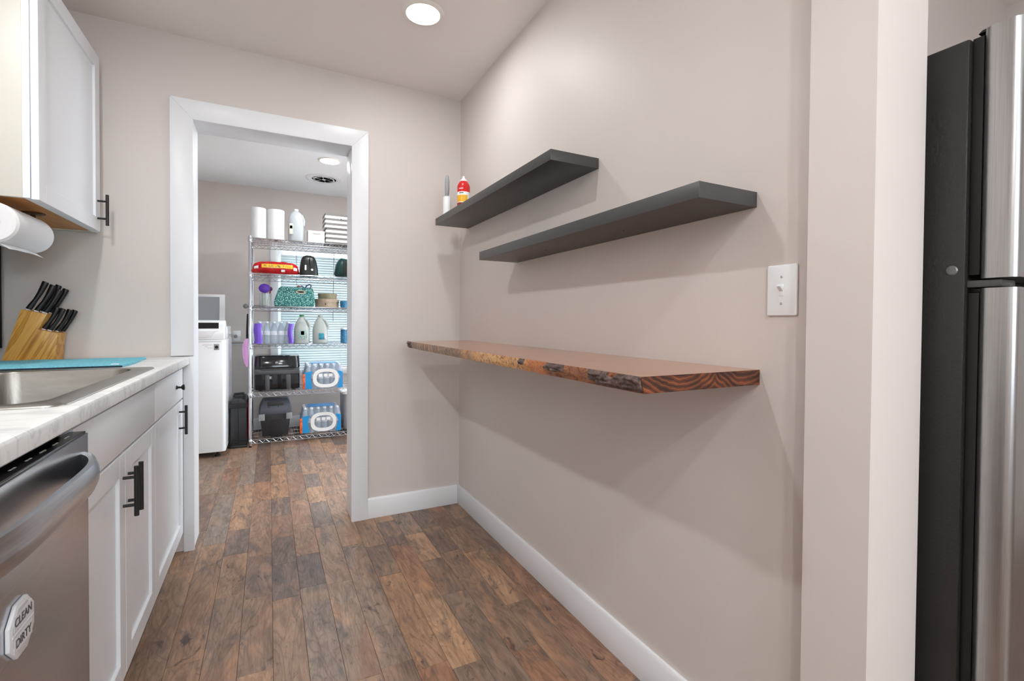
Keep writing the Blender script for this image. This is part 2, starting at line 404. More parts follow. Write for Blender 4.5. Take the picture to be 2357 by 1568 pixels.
# --- windows
def window(name, label, axis, a0, a1, z0, z1, p0, p1, inward):
    w_ = thing(name, ((a0+a1)/2, (p0+p1)/2, z0) if axis == 'x' else ((p0+p1)/2, (a0+a1)/2, z0), label, 'window', kind=S)
    def bx(nm, mat, u0, u1, q0, q1, za, zb, bev=.001):
        return box(nm, mat, (u0, u1, q0, q1, za, zb) if axis == 'x' else (q0, q1, u0, u1, za, zb), w_, bev)
    m = (p0+p1)/2; t_ = .045
    bx('window_frame', 'trim', a0, a0+t_, m-.025, m+.025, z0, z1); bx('window_frame', 'trim', a1-t_, a1, m-.025, m+.025, z0, z1)
    bx('window_frame', 'trim', a0+t_, a1-t_, m-.025, m+.025, z1-t_, z1); bx('window_frame', 'trim', a0+t_, a1-t_, m-.025, m+.025, z0, z0+t_)
    zm = (z0+z1)/2; bx('window_rail', 'trim', a0+t_, a1-t_, m-.02, m+.02, zm-.02, zm+.02)
    bx('pane', 'pane', a0+t_, a1-t_, m-.003, m+.003, z0+t_, zm-.02, 0); bx('pane', 'pane', a0+t_, a1-t_, m-.003, m+.003, zm+.02, z1-t_, 0)
    # casing on the room side
    q0, q1 = (p0-.016, p0) if inward < 0 else (p1, p1+.016)
    k = .07
    bx('window_casing', 'trim', a0-k, a0, q0, q1, z0-k, z1+k); bx('window_casing', 'trim', a1, a1+k, q0, q1, z0-k, z1+k)
    bx('window_casing', 'trim', a0, a1, q0, q1, z1, z1+k); bx('window_sill', 'trim', a0, a1, q0, q1, z0-k, z0)
    return w_
t = NT('window pane'); gl = t.node('ShaderNodeBsdfGlossy'); gl.inputs['Roughness'].default_value = .02
trn = t.node('ShaderNodeBsdfTransparent'); mx = t.node('ShaderNodeMixShader'); mx.inputs[0].default_value = .06
t.link(trn.outputs[0], mx.inputs[1]); t.link(gl.outputs[0], mx.inputs[2]); t.link(mx.outputs[0], t.n['Material Output'].inputs[0]); M['pane'] = t.m
window('window_1', 'white framed laundry window behind the blind and wire rack', 'x', WX0, WX1, WZ0, WZ1, YL, YL+.14, -1)
window('fill_window', 'added wide window behind the viewer for ambient daylight', 'x', RX0, RX1, RZ0, RZ1, YR-.12, YR, 1)  # unseen window added to let in ambient daylight
window('window_3', 'laundry side window out of sight', 'y', LW[0], LW[1], LW[2], LW[3], XLR, XLR+.12, -1)


# --- venetian blind in the laundry window
M['slat'] = translucent('white blind slat', (186, 197, 199), .03)
vb = thing('venetian_blind', ((WX0+WX1)/2, YL-.03, WZ0), 'white venetian blind with closed slats behind the wire rack', 'blind')
BY = YL - .045
box('head_rail', 'trim', (WX0+.02, WX1-.02, BY-.02, BY+.02, WZ1-.045, WZ1-.005), vb, .002)
box('bottom_rail', 'trim', (WX0+.022, WX1-.022, BY-.014, BY+.014, WZ0+.005, WZ0+.022), vb, .002)
pitch = .0255; nsl = int((WZ1-.06-WZ0-.03)/pitch); sl = None
for i in range(nsl):
    z = WZ0+.04+i*pitch
    if sl is None:
        m_ = MB(); ang = math.radians(56)
        def fn(u, v_, z=z):
            s_ = (v_-.5)*.036; cr = .0024*(1-(2*v_-1)**2)
            return (WX0+.025+(WX1-WX0-.05)*u, BY + s_*math.cos(ang)-cr*math.sin(ang), z + s_*math.sin(ang)+cr*math.cos(ang))
        m_.grid(fn, 1, 5)
        sl = m_.build('slat', 'slat', vb, smooth=True); z_first = z
    else:
        o = sl.copy(); C.objects.link(o); o.parent = vb; o.location = (0, 0, z-z_first)
for xx in (WX0+.16, WX1-.16, (WX0+WX1)/2): MB().tube([(xx, BY-.016, WZ1-.04), (xx, BY-.016, WZ0+.02)], .0012, 5).build('ladder_cord', 'trim', vb)
MB().tube([(-.42, BY-.03, WZ1-.05), (-.43, BY-.035, 1.1)], .004, 6).build('tilt_wand', 'chrome', vb)
MB().tube([(-.78, BY-.025, WZ1-.05), (-.78, BY-.025, 1.2)], .002, 5).build('pull_cord', plain('grey cord', (90, 96, 100), .7), vb)

# --- recessed lamps
def lamp(loc, ring_r, lens_r, watts, label, group=None):
    r_ = thing('recessed_lamp', loc, label, 'ceiling lamp', group)
    x, y, z = loc
    MB().lathe([(lens_r, -.002), (lens_r+.006, -.007), (ring_r-.006, -.004), (ring_r, 0), (ring_r, .0), (lens_r, 0)], loc, 48).build('trim_ring', 'lamp_ring', r_, smooth=True)
    MB().lathe([(0, -.014), (lens_r*.35, -.0132), (lens_r*.65, -.0108), (lens_r*.88, -.007), (lens_r, -.003), (lens_r, -.001)], loc, 40).build('lens', 'lens', r_, smooth=True)
    ld = bpy.data.lights.new('lamp_light', 'AREA'); ld.shape = 'DISK'; ld.size = lens_r*1.3; ld.energy = watts; ld.spread = LAMP_SPREAD; ld.color = (.95, .985, 1.0)
    lo = bpy.data.objects.new('lamp_light', ld); C.objects.link(lo); lo.parent = r_; lo.location = (0, 0, -.016)
    return r_
lamp((-.437, -.69, CEIL), .092, .067, LAMP_AISLE, 'round recessed lamp glowing in the ceiling above the aisle')
lamp((-1.58, -1.46, CEIL), .092, .067, LAMP_SINK, 'round recessed lamp above the sink counter')
lamp((-.66, -3.2, CEIL), .092, .067, LAMP_REAR, 'round recessed lamp behind the viewer')
lamp((-1.58, -3.9, CEIL), .092, .067, FILL_BACK, 'added fill lamp far behind the viewer near the counter wall')  # unseen lamp added to lift the ambient light
lamp((-.66, -4.8, CEIL), .092, .067, FILL_BACK, 'added fill lamp farthest behind the viewer')  # second unseen lamp added for ambient fill
lamp((1.2, -3.7, ZD), .092, .067, FILL_DINING, 'added fill lamp in the higher ceiling by the refrigerator')  # added lamp, fill from the refrigerator side
lamp((-.58, 1.53, CEIL), .095, .072, LAMP_LAUNDRY, 'round recessed lamp in the laundry ceiling')
# --- round ceiling vent of the laundry
vt = thing('ceiling_vent', (-.57, 2.10, CEIL), 'round white slotted vent in the laundry ceiling', 'vent')
vx, vy = -.57, 2.10
MB().lathe([(.108, 0), (.165, 0), (.162, -.003), (.114, -.009), (.108, -.006), (.108, 0)], (vx, vy, CEIL), 48).build('flange', 'trim', vt, smooth=True)
MB().lathe([(0, -.0006), (.108, -.0006)], (vx, vy, CEIL), 32).build('shade_disc', plain('vent throat', (84, 82, 80), .8), vt)  # flat grey disc, shade of the vent depth put into its colour
for rr in (.088, .062, .040):
    MB().lathe([(rr-.006, -.008), (rr+.005, -.006), (rr+.004, -.0045), (rr-.006, -.0045), (rr-.006, -.008)], (vx, vy, CEIL), 40).build('ring_louver', 'trim', vt, smooth=True)
MB().lathe([(0, -.010), (.014, -.0095), (.022, -.007), (.022, -.004)], (vx, vy, CEIL), 24).build('centre_disc', 'trim', vt, smooth=True)
for k in range(6):
    a = k*PI/3+.3
    MB().tube([(vx+.03*math.cos(a), vy+.03*math.sin(a), CEIL-.0065), (vx+.11*math.cos(a), vy+.11*math.sin(a), CEIL-.0065)], .003, 5).build('spoke', 'trim', vt)

# ================================================================== FLOATING SHELVES
def floating(y_far, y_near, z, d, th, label, holes):
    o = thing('floating_shelf', (-d/2, (y_far+y_near)/2, z), label, 'shelf')
    MB().box(-d, 0, y_near, y_far, z, z+th).build('board', 'shelf_black', o, bevel=.0012)
    for h in holes: MB().lathe([(0, -.0004), (.003, -.0004), (.003, .001)], (-d*.45, h, z), 8).build('screw_hole', 'gap', o)
    return o
floating(-.132, -1.363, 1.6465, .198, .0365, 'upper charcoal floating shelf holding the spray can and lint roller', (-.45, -.95))
floating(-.751, -1.976, 1.382, .193, .0365, 'lower empty charcoal floating shelf nearer the light switch', (-1.15, -1.6))

# --- live edge wood slab shelf
WY0, WY1, WZ_, WT, WD = -.14, -1.989, .9616, .0352, .362
t = NT('oiled slab face'); v = t.coord(scale=(14, 1.6, 14)); n = t.noise(v, 1.5, 5, .6, 1.8)
cc = t.ramp(n, [(.25, lin(112, 62, 34)), (.42, lin(164, 102, 60)), (.58, lin(188, 126, 80)), (.75, lin(140, 80, 46))])
v2 = t.coord(scale=(120, 5, 60)); n2 = t.noise(v2, 1.5, 4, .6)
cc = t.mix(.5, cc, t.ramp(n2, [(.3, (.6, .55, .5, 1)), (.6, (1, 1, 1, 1))]), 'MULTIPLY')
t.base(cc); t.set(Roughness=.22, Coat_Weight=.5, Coat_Roughness=.12); M['slab'] = t.m
t = NT('slab end grain'); tc = t.node('ShaderNodeTexCoord'); mp = t.node('ShaderNodeMapping'); mp.inputs['Scale'].default_value = (1, 0, 1); t.link(tc.outputs['Object'], mp.inputs[0])
def dist_to(c_):
    d_ = t.node('ShaderNodeVectorMath', operation='DISTANCE'); t.link(mp.outputs[0], d_.inputs[0]); d_.inputs[1].default_value = c_; return d_.outputs['Value']
dm_ = t.math('MINIMUM', dist_to((-.075, 0, .155)), t.math('ADD', dist_to((.135, 0, .125)), .02))
dm_ = t.math('ADD', dm_, t.math('MULTIPLY', t.noise(t.coord(), 14, 3, .55), .030))
ringf = t.math('SINE', t.math('MULTIPLY', dm_, 2*PI/.0125)); fine = t.math('SINE', t.math('MULTIPLY', dm_, 2*PI/.0041))
rv = t.math('ADD', t.math('MULTIPLY', ringf, .22), t.math('MULTIPLY', fine, .10)); rv = t.math('ADD', rv, t.noise(t.coord(scale=(1, 1, 2.5)), 16, 3))
e = t.ramp(rv, [(.22, lin(44, 28, 25)), (.42, lin(72, 40, 28)), (.6, lin(98, 52, 32)), (.82, lin(132, 72, 38)), (1, lin(150, 84, 44))])
t.base(e); t.set(Roughness=.42); M['slab_end'] = t.m
t = NT('live edge sapwood'); v = t.coord(scale=(30, 22, 34)); n = t.noise(v, 1.2, 5, .65, 2.4)
tc = t.node('ShaderNodeTexCoord'); sx = t.node('ShaderNodeSeparateXYZ'); t.link(tc.outputs['Object'], sx.inputs[0])
gold = t.ramp(n, [(.36, lin(84, 52, 26)), (.43, lin(196, 138, 76)), (.56, lin(222, 170, 104)), (.66, lin(150, 92, 46))])
red = t.ramp(n, [(.34, lin(58, 36, 30)), (.45, lin(132, 78, 48)), (.62, lin(172, 108, 62)), (.75, lin(90, 54, 40))])
nv = t.noise(t.coord(scale=(4, 60, 8)), 1.0, 3, .6, 1.0)
far = t.mix(t.ramp(nv, [(.56, (0, 0, 0, 1)), (.64, (.8, .8, .8, 1))]), t.ramp(n, [(.36, lin(70, 48, 32)), (.5, lin(126, 88, 54)), (.66, lin(150, 104, 62))]), lin(206, 150, 84))
orng = t.ramp(n, [(.32, lin(120, 60, 28)), (.5, lin(196, 116, 52)), (.7, lin(150, 80, 36))])
wob = t.math('MULTIPLY', t.math('SUBTRACT', t.noise(t.coord(), 14, 2), .5), .25)
ly = t.math('ADD', sx.outputs[1], wob)
f0 = t.math('MULTIPLY', t.math('ADD', ly, .03), 7, True)       # brown far half
f1 = t.math('MULTIPLY', t.math('ADD', ly, .40), -16, True)     # orange
f2 = t.math('MULTIPLY', t.math('ADD', ly, .53), -16, True)     # reddish near end
cc = t.mix(f0, gold, far); cc = t.mix(f1, cc, orng); cc = t.mix(f2, cc, red)
t.base(cc); t.set(Roughness=.35, Coat_Weight=.3, Coat_Roughness=.2); t.bump(n, .6, .002); M['live'] = t.m
t = NT('dark bark'); v = t.coord(scale=(60, 40, 60)); n = t.noise(v, 1.2, 5, .7, 1.5)
t.base(t.ramp(n, [(.3, lin(40, 30, 28)), (.5, lin(86, 66, 60)), (.68, lin(126, 102, 92)), (.8, lin(150, 108, 80))])); t.set(Roughness=.55); t.bump(n, .9, .003); M['bark'] = t.m

ws = thing('live_edge_shelf', (-.18, (WY0+WY1)/2, WZ_), 'thick live-edge wood slab shelf with dark bark patches along its front', 'shelf')
def fedge(y):   # front edge line of the slab (top), slightly wandering
    return -WD + .0035*noise.noise((y*3.1, 1.7, 0)) + .0015*noise.noise((y*14, 4.7, 0))
NY = 150
ysl = [WY1+(WY0-WY1)*i/NY for i in range(NY+1)]
m_ = MB(); m_.v = [(0, WY1, WZ_+WT), (0, WY0, WZ_+WT)] + [(fedge(y), y, WZ_+WT) for y in reversed(ysl)]
n0 = len(m_.v)
def fbot(y): return fedge(y)+.006+.006*noise.noise((y*6, 9, 2))
m_.v += [(0, WY1, WZ_), (0, WY0, WZ_)] + [(fbot(y), y, WZ_) for y in reversed(ysl)]
m_.f = [tuple(range(n0)), tuple(reversed(range(n0, 2*n0))), (0, 1, n0+1, n0), (1, 2, n0+2, n0+1)]
slab = m_.build('slab', 'slab', ws)
def live(u, v_):
    y = WY1+(WY0-WY1)*u
    if v_ <= 0: return (fbot(y), y, WZ_)
    if v_ >= 1: return (fedge(y), y, WZ_+WT)
    z = WZ_+WT*v_
    x = fedge(y)*v_+fbot(y)*(1-v_) - .0035*math.sin(PI*v_)*(1+noise.noise((y*9, z*40, 3))) - .002*noise.noise((y*40, z*60, 5))
    return (x, y, z)
MB().grid(live, NY*2, 8).build('live_edge', 'live', ws, smooth=True, angle=80)
m_ = MB(); m_.v = [(0, WY1, WZ_), (0, WY1, WZ_+WT)] + [live(0, 1-i/8) for i in range(9)]
m_.v = [(a, WY1-.0006, c) for a, b_, c in m_.v]; m_.f = [tuple(range(len(m_.v)))]
m_.build('end_grain', 'slab_end', ws)
# bark: proud, craggy patches; dense towards the near end
def bark(u, v_):
    x, y, z = live(u, min(max(v_, .0), 1))
    bias = -.55
    bias += .95*max(0, min(1, (-1.77-y)/.06))*(1 if v_ > .45*max(0, min(1, (y+1.88)/.10)) else .25)
    for (yc, wdt, zc) in ((-1.475, .022, .45), (-1.655, .055, .40), (-.20, .04, .1)): bias += .95*math.exp(-((y-yc)/wdt)**4)*max(0, min(1, (v_-zc)*5+.5))
    cov = bias + .55*noise.noise((y*16, z*34, 8)) + .35*noise.noise((y*42, z*70, 4))
    crag = abs(noise.noise((y*24, z*55, 3)))*1.2+abs(noise.noise((y*60, z*120, 6)))*.6
    h = -.004 + (.0055+.011*crag)*max(0, min(1, cov*5+.3))
    edge = min(1, 4*v_, 4*(1-v_)) if 0 < v_ < 1 else 0
    h = h*edge if h > 0 else h
    if y < WY1+.004: h = min(h, .001)
    return (x-h, y, z)
MB().grid(bark, 420, 16).build('bark', 'bark', ws, smooth=True, angle=80, label='dark craggy bark patches')

# ================================================================== LIGHT SWITCH
ls = thing('light_switch', (-.003, -2.044, 1.123), 'white toggle light switch on the greige wall', 'light switch')
sy_, sz_ = -2.044, 1.1815
MB().prism(rrect(sy_-.035, sy_+.035, sz_-.0575, sz_+.0575, .004), 'x', -.0065, 0).build('plate', 'plate', ls, bevel=.003)
MB().box(-.0072, -.006, sy_-.006, sy_+.006, sz_-.013, sz_+.013).build('toggle_frame', 'plate', ls, bevel=.0004)
MB().prism([(-.006, sz_-.004), (-.006, sz_+.006), (-.018, sz_+.0125), (-.019, sz_+.008)], 'y', sy_-.0045, sy_+.0045).build('toggle', 'plate', ls, bevel=.001)
for dz in (-.030, .030):
    sr = MB().lathe([(0, -.0012), (.0025, -.001), (.0034, 0)], (-.0065, sy_, sz_+dz), 12, 'x').build('screw', 'screw', ls, smooth=True)
    box('slot', 'gap', (-.0078, -.0072, sy_-.0003, sy_+.0003, sz_+dz-.0022, sz_+dz+.0022), sr)

# ================================================================== ITEMS ON THE UPPER SHELF
ZS = 1.6465+.0365
def lathe_part(name, mat, prof, c, parent, n=28, **kw): return MB().lathe(prof, c, n).build(name, mat, parent, smooth=True, **kw)
M['red'] = plain('red print', (205, 28, 26), .28); M['white_p'] = plain('white plastic', (240, 240, 240), .35)
M['yellow'] = plain('yellow print', (236, 176, 36), .3); M['darkred'] = plain('dark red print', (150, 30, 22), .3)
sp = thing('spray_can', (-.095, -.30, ZS), 'red white and yellow spray can with white nozzle on the upper shelf', 'spray can')
c0 = (-.095, -.30, ZS); R_ = .0345
lathe_part('can_body', 'red', [(R_-.003, 0), (R_, .003), (R_, .15), (R_-.002, .158), (R_-.008, .17), (.016, .182)], c0, sp)
lathe_part('label_band', 'white_p', [(R_+.0003, .104), (R_+.0004, .118)], c0, sp)
lathe_part('label_band', 'white_p', [(R_+.0003, .060), (R_+.0004, .104)], c0, sp)
lathe_part('base_band', 'darkred', [(R_+.0003, .004), (R_+.0005, .060)], c0, sp)
# yellow printed patch facing the room
m_ = MB().grid(lambda u, v_: (c0[0]+(R_+.0008)*math.cos(math.radians(175+110*u)), c0[1]+(R_+.0008)*math.sin(math.radians(175+110*u)), ZS+.064+.036*v_), 12, 1)
m_.build('label_patch', 'yellow', sp, smooth=True)
for k, (a, zz, s_) in enumerate(((225, .135, .014), (228, .111, .008))):
    a = math.radians(a); p = (c0[0]+(R_+.0008)*math.cos(a), c0[1]+(R_+.0008)*math.sin(a), ZS+zz)
    m_ = MB().grid(lambda u, v_: (c0[0]+(R_+.0006)*math.cos(a+(u-.5)*.7), c0[1]+(R_+.0006)*math.sin(a+(u-.5)*.7), ZS+zz-.002+.004*v_), 6, 1)
    m_.build('print_line', 'white_p' if k == 0 else 'gap', sp, smooth=True)
lathe_part('collar', 'white_p', [(.0185, .172), (.0185, .186), (.015, .188), (.008, .196)], c0, sp)
lathe_part('nozzle', 'white_p', [(.008, .190), (.007, .203), (.004, .208), (0, .209)], c0, sp)
M['grey_p'] = plain('grey plastic', (150, 151, 152), .35)
lr = thing('lint_roller', (-.166, -.235, ZS), 'lint roller standing on its white roll with grey handle up', 'lint roller')
c0 = (-.166, -.235, ZS)
lathe_part('sheet_roll', 'white_p', [(.019, 0), (.0215, .001), (.0215, .1), (.019, .102)], c0, lr)
lathe_part('handle', 'grey_p', [(.009, .100), (.009, .112), (.0105, .114), (.0125, .14), (.0125, .18), (.009, .212), (.004, .222), (0, .223)], c0, lr)

# ================================================================== UPPER CABINET
UX, UY0, UY1, UZ0, UZ1 = -1.685, -.680, -.062, 1.488, 2.234
uc = thing('wall_cabinet', (-1.86, (UY0+UY1)/2, UZ0), 'white shaker wall cabinet with cream side above the paper towels', 'cabinet')
box('side_panel', 'cab_side', (XL+.001, -1.724, UY0, UY0+.016, UZ0, UZ1+.01), uc, .001)
box('side_panel', 'cab_side', (XL+.001, -1.724, -.02, -.004, UZ0, UZ1+.01), uc, .001)
box('top_panel', 'cab', (XL+.001, -1.724, UY0+.016, -.02, UZ1-.01, UZ1+.01), uc)
box('back_panel', 'cab', (XL+.001, XL+.01, UY0+.016, -.02, UZ0, UZ1-.01), uc)
box('bottom_panel', 'wood_under', (XL+.01, -1.724, UY0+.016, -.02, UZ0+.004, UZ0+.02), uc)
for q in ((UY0, UY0+.04, UZ0, UZ1+.01), (-.05, -.004, UZ0, UZ1+.01), (UY0+.04, -.05, UZ0, UZ0+.035), (UY0+.04, -.05, UZ1-.03, UZ1+.01)):
    box('face_frame', 'cab', (-1.724, -1.706, *q), uc, .0008)
def shaker(parent, x1, y0, y1, z0, z1, fw=.057, th=.019, rec=.009, name='door', mat='cab', bar=None, knob=None):
    """shaker front: outer face at x1 facing +x; returns the door (frame mesh) with its panel as a sub-part"""
    b_ = MB()
    x0 = x1-th
    # frame as one mesh with mitre-free rails and stiles
    b_.box(x0, x1, y0, y0+fw, z0, z1).box(x0, x1, y1-fw, y1, z0, z1)
    b_.box(x0, x1, y0+fw, y1-fw, z0, z0+fw).box(x0, x1, y0+fw, y1-fw, z1-fw, z1)
    d = b_.build(name, mat, parent, bevel=.0009, seg=1)
    box('panel', mat, (x0+.003, x1-rec, y0+fw-.004, y1-fw+.004, z0+fw-.004, z1-fw+.004), d)
    if bar:
        by, bz0, bz1, out = bar
        h = MB().tube([(x1+out, by, bz0), (x1+out, by, bz1)], .006, 12)
        for z in (bz0+(bz1-bz0)*.22, bz1-(bz1-bz0)*.22): h.tube([(x1-.001, by, z), (x1+out, by, z)], .0042, 10)
        h.build('bar_handle', 'black', d, smooth=True, label='black metal bar handle')
    return d
shaker(uc, UX, UY0+.002, UY1, UZ0-.003, UZ1, bar=(-.098, 1.508, 1.640, .033))
for z in (UZ0+.012,):
    pass

# paper towel holder and roll under it
M['bronze'] = plain('oil rubbed bronze', (92, 68, 44), .35, .9)
M['paper'] = plain('white paper towel', (226, 226, 227), .9, bump=.5, bscale=120)
ph = thing('paper_towel_holder', (-1.80, -.46, 1.49), 'bronze paper towel holder mounted under the wall cabinet', 'towel holder')
pz = 1.405; px_ = -1.797
lathe_part('mount_disc', 'bronze', [(.034, 0), (.034, -.004), (.026, -.007), (0, -.007)], (-1.80, -.372, UZ0+.004), ph)
MB().box(-1.807, -1.793, -.376, -.369, pz-.008, UZ0).build('bracket', 'bronze', ph, bevel=.001)
MB().tube([(-1.80, -.372, pz), (px_, -.38, pz), (px_, -.71, pz)], .006, 10).build('arm', 'bronze', ph, smooth=True)
rl = thing('paper_towel_roll', (px_, -.535, pz-.064), 'white paper towel roll on the holder under the wall cabinet', 'paper towel')
y0r, y1r, rr = -.680, -.390, .064
b_ = MB(); prof = [(.022, 0), (rr-.006, 0), (rr, .008), (rr, y1r-y0r-.014), (rr-.008, y1r-y0r-.002), (.022, y1r-y0r), (.022, 0)]
b_.lathe(prof, (px_, y0r, pz), 40, 'y'); b_.f = b_.f[:-2] if False else b_.f
b_.build('roll', 'paper', rl, smooth=True)
b_ = MB().grid(lambda u, v_: (px_+.018-.06*v_*0+.022*v_, y0r+.004+(y1r-y0r-.03)*u, pz-rr-.001-.016*v_+.004*math.sin(3*u)), 8, 4)
b_.build('loose_sheet', 'paper', rl, smooth=True)

# ================================================================== BASE CABINETS
DX = -1.390
sb = thing('sink_base_cabinet', (-1.7, -1.06, 0), 'white two-door sink base cabinet with black bar handles', 'cabinet')
FZ = .893
def carcass(root, y0, y1):
    box('side_panel', 'cab', (XL+.002, -1.4125, y0, y0+.016, .10, .69), root)
    box('side_panel', 'cab', (XL+.002, -1.4125, y1-.016, y1, .10, .69), root)
    box('bottom_panel', 'cab', (XL+.002, -1.4125, y0+.016, y1-.016, .10, .116), root)
    box('back_panel', 'cab', (XL+.002, XL+.01, y0+.016, y1-.016, .116, .69), root)
    box('face_rail', 'cab', (-1.4125, -1.4095, y0, y1, .725, FZ), root)
    box('face_rail', 'cab', (-1.4125, -1.4095, y0, y1, .10, .125), root)
    box('toe_kick', 'cab', (XL+.06, -1.462, y0, y1, 0, .10), root)
carcass(sb, -1.452, -.668)
box('false_front', 'cab', (DX-.019, DX, -1.450, -.6695, .744, .880), sb, .001)
shaker(sb, DX, -1.450, -1.0585, .112, .736, bar=(-1.083, .562, .700, .030))
shaker(sb, DX, -1.0555, -.6695, .112, .736, bar=(-1.030, .560, .698, .030))
db = thing('drawer_base_cabinet', (-1.7, -.36, 0), 'white base cabinet with one drawer and one door beside the doorway', 'cabinet')
carcass(db, -.667, -.020)
box('face_frame', 'cab', (-1.4125, -1.408, -.060, -.0205, .10, FZ), db)
dr = box('drawer_front', 'cab', (DX-.019, DX, -.6665, -.066, .744, .880), db, .001)
MB().lathe([(.0085, 0), (.0085, .003), (.005, .006), (.0045, .017), (.011, .022), (.013, .027), (.011, .030), (0, .031)], (DX, -.235, .812), 20, 'x').build('knob', 'black', dr, smooth=True, label='black round knob')
shaker(db, DX, -.6665, -.066, .112, .736, bar=(-.165, .592, .722, .026))

# countertop with sink cut-out
t = NT('marble laminate'); v = t.coord(scale=(3, 9, 9)); n = t.noise(v, 1.6, 6, .65, 1.2)
v2 = t.coord(scale=(8, 38, 8)); n2 = t.noise(v2, 1.3, 4, .6, .8)
c = t.ramp(n, [(.3, lin(240, 239, 237)), (.52, lin(236, 235, 233)), (.62, lin(214, 213, 213)), (.72, lin(238, 237, 235))])
c = t.mix(t.ramp(n2, [(.55, (0, 0, 0, 1)), (.72, (.6, .6, .6, 1))]), c, lin(196, 196, 198))
t.base(c); t.set(Roughness=.32); M['marble'] = t.m
CX, CZ0, CZ1 = -1.370, .893, .931
SX0, SX1, SY0, SY1 = -1.86, -1.418, -1.455, -.622   # sink cut-out
ct = thing('countertop', (-1.7, -1.3, CZ0), 'white marble-look laminate countertop with rounded front edge', 'countertop')
b_ = MB().box(XL+.002, CX-.0, -2.9, SY0, CZ0, CZ1).box(XL+.002, CX, SY1, -.0185, CZ0, CZ1)
b_ = MB()
prof = [(CX-.03, CZ0), (CX-.004, CZ0), (CX, CZ0+.004), (CX, CZ1-.008), (CX-.003, CZ1-.0025), (CX-.009, CZ1), (CX-.03, CZ1)]
b_.prism(prof, 'y', -2.9, -.0185)
b_.box(SX1, CX-.03, -2.9, -.0185, CZ0, CZ1).box(XL+.002, SX0, -2.9, -.0185, CZ0, CZ1)
b_.box(SX0, SX1, -2.9, SY0, CZ0, CZ1).box(SX0, SX1, SY1, -.0185, CZ0, CZ1)
b_.build('slab', 'marble', ct, smooth=True)

# sink
sk = thing('sink', (-1.64, -1.04, CZ1-.225), 'stainless steel drop-in kitchen sink', 'sink')
ro = rrect(SX0-.022, -1.397, SY0-.022, SY1+.022, .035, 6); ri = rrect(SX0+.06, -1.448, SY0+.03, SY1-.03, .06, 6)
bi = rrect(SX0+.075, -1.463, SY0+.045, SY1-.045, .055, 6)
b_ = MB(); L_ = len(ro)
rings = [[(p[0], p[1], CZ1+.0005) for p in ro], [(p[0], p[1], CZ1+.004) for p in rrect(SX0-.019, -1.400, SY0-.019, SY1+.019, .033, 6)],
         [(p[0], p[1], CZ1+.0035) for p in ri], [(p[0], p[1], CZ1-.002) for p in rrect(SX0+.063, -1.451, SY0+.033, SY1-.033, .058, 6)],
         [(p[0], p[1], CZ1-.20) for p in bi], [(p[0], p[1], CZ1-.225) for p in rrect(SX0+.11, -1.50, SY0+.08, SY1-.08, .03, 6)]]
for r_ in rings: b_.v += r_
for i in range(len(rings)-1):
    for k in range(L_):
        k2 = (k+1) % L_; b_.f.append((i*L_+k, i*L_+k2, (i+1)*L_+k2, (i+1)*L_+k))
b_.f.append(tuple((len(rings)-1)*L_+k for k in range(L_)))
b_.build('basin', 'steel_h', sk, smooth=True, angle=50)
lathe_part('drain', 'chrome', [(.045, 0), (.043, .003), (.03, .001), (0, .001)], (-1.66, -1.04, CZ1-.225), sk)

# drying mat
t = NT('blue microfibre'); v = t.coord(); n = t.noise(v, 160, 4, .7); t.base(t.ramp(n, [(.3, lin(84, 176, 202)), (.7, lin(150, 224, 238))])); t.set(Roughness=.95)
t.bump(n, .9, .003); M['mat'] = t.m
def matz(u, v_): return CZ1+.0095+.0015*noise.noise((u*5, v_*4, 1))+.002*max(0, 1-u*6)
MX0, MX1, MY0, MY1 = -2.0, -1.508, -.560, -.165
b_ = MB()
NU, NV = 30, 20
b_.grid(lambda u, v_: (MX0+(MX1-MX0)*u+.006*math.sin(v_*5), MY0+(MY1-MY0)*v_+.022*u*(1-v_)+.035*u*v_, matz(u, v_)), NU, NV)
nt = len(b_.v)
b_.v += [(x, y, CZ1+.0008) for x, y, z in b_.v]
tops = list(b_.f); b_.f += [tuple(i+nt for i in reversed(q)) for q in tops]
def idx(i, j): return i*(NV+1)+j
loop = [idx(i, 0) for i in range(NU)]+[idx(NU, j) for j in range(NV)]+[idx(i, NV) for i in range(NU, 0, -1)]+[idx(0, j) for j in range(NV, 0, -1)]
for k in range(len(loop)):
    a, c_ = loop[k], loop[(k+1) % len(loop)]; b_.f.append((a, c_, c_+nt, a+nt))
dm = b_.build('drying_mat', 'mat', smooth=True, label='bright blue dish drying mat lying beside the sink', cat='drying mat', angle=50)
M['mat_edge'] = plain('dark mat binding', (24, 38, 48), .9)
MB().tube([(MX0+(MX1-MX0)*u, MY0+.022*u-.001, CZ1+.004) for u in [i/12 for i in range(13)]], .003, 6).build('binding', 'mat_edge', dm, smooth=True)
box('care_tag', 'white_p', (MX1-.035, MX1-.012, MY0+.026, MY0+.034, CZ1+.010, CZ1+.013), dm, .001)

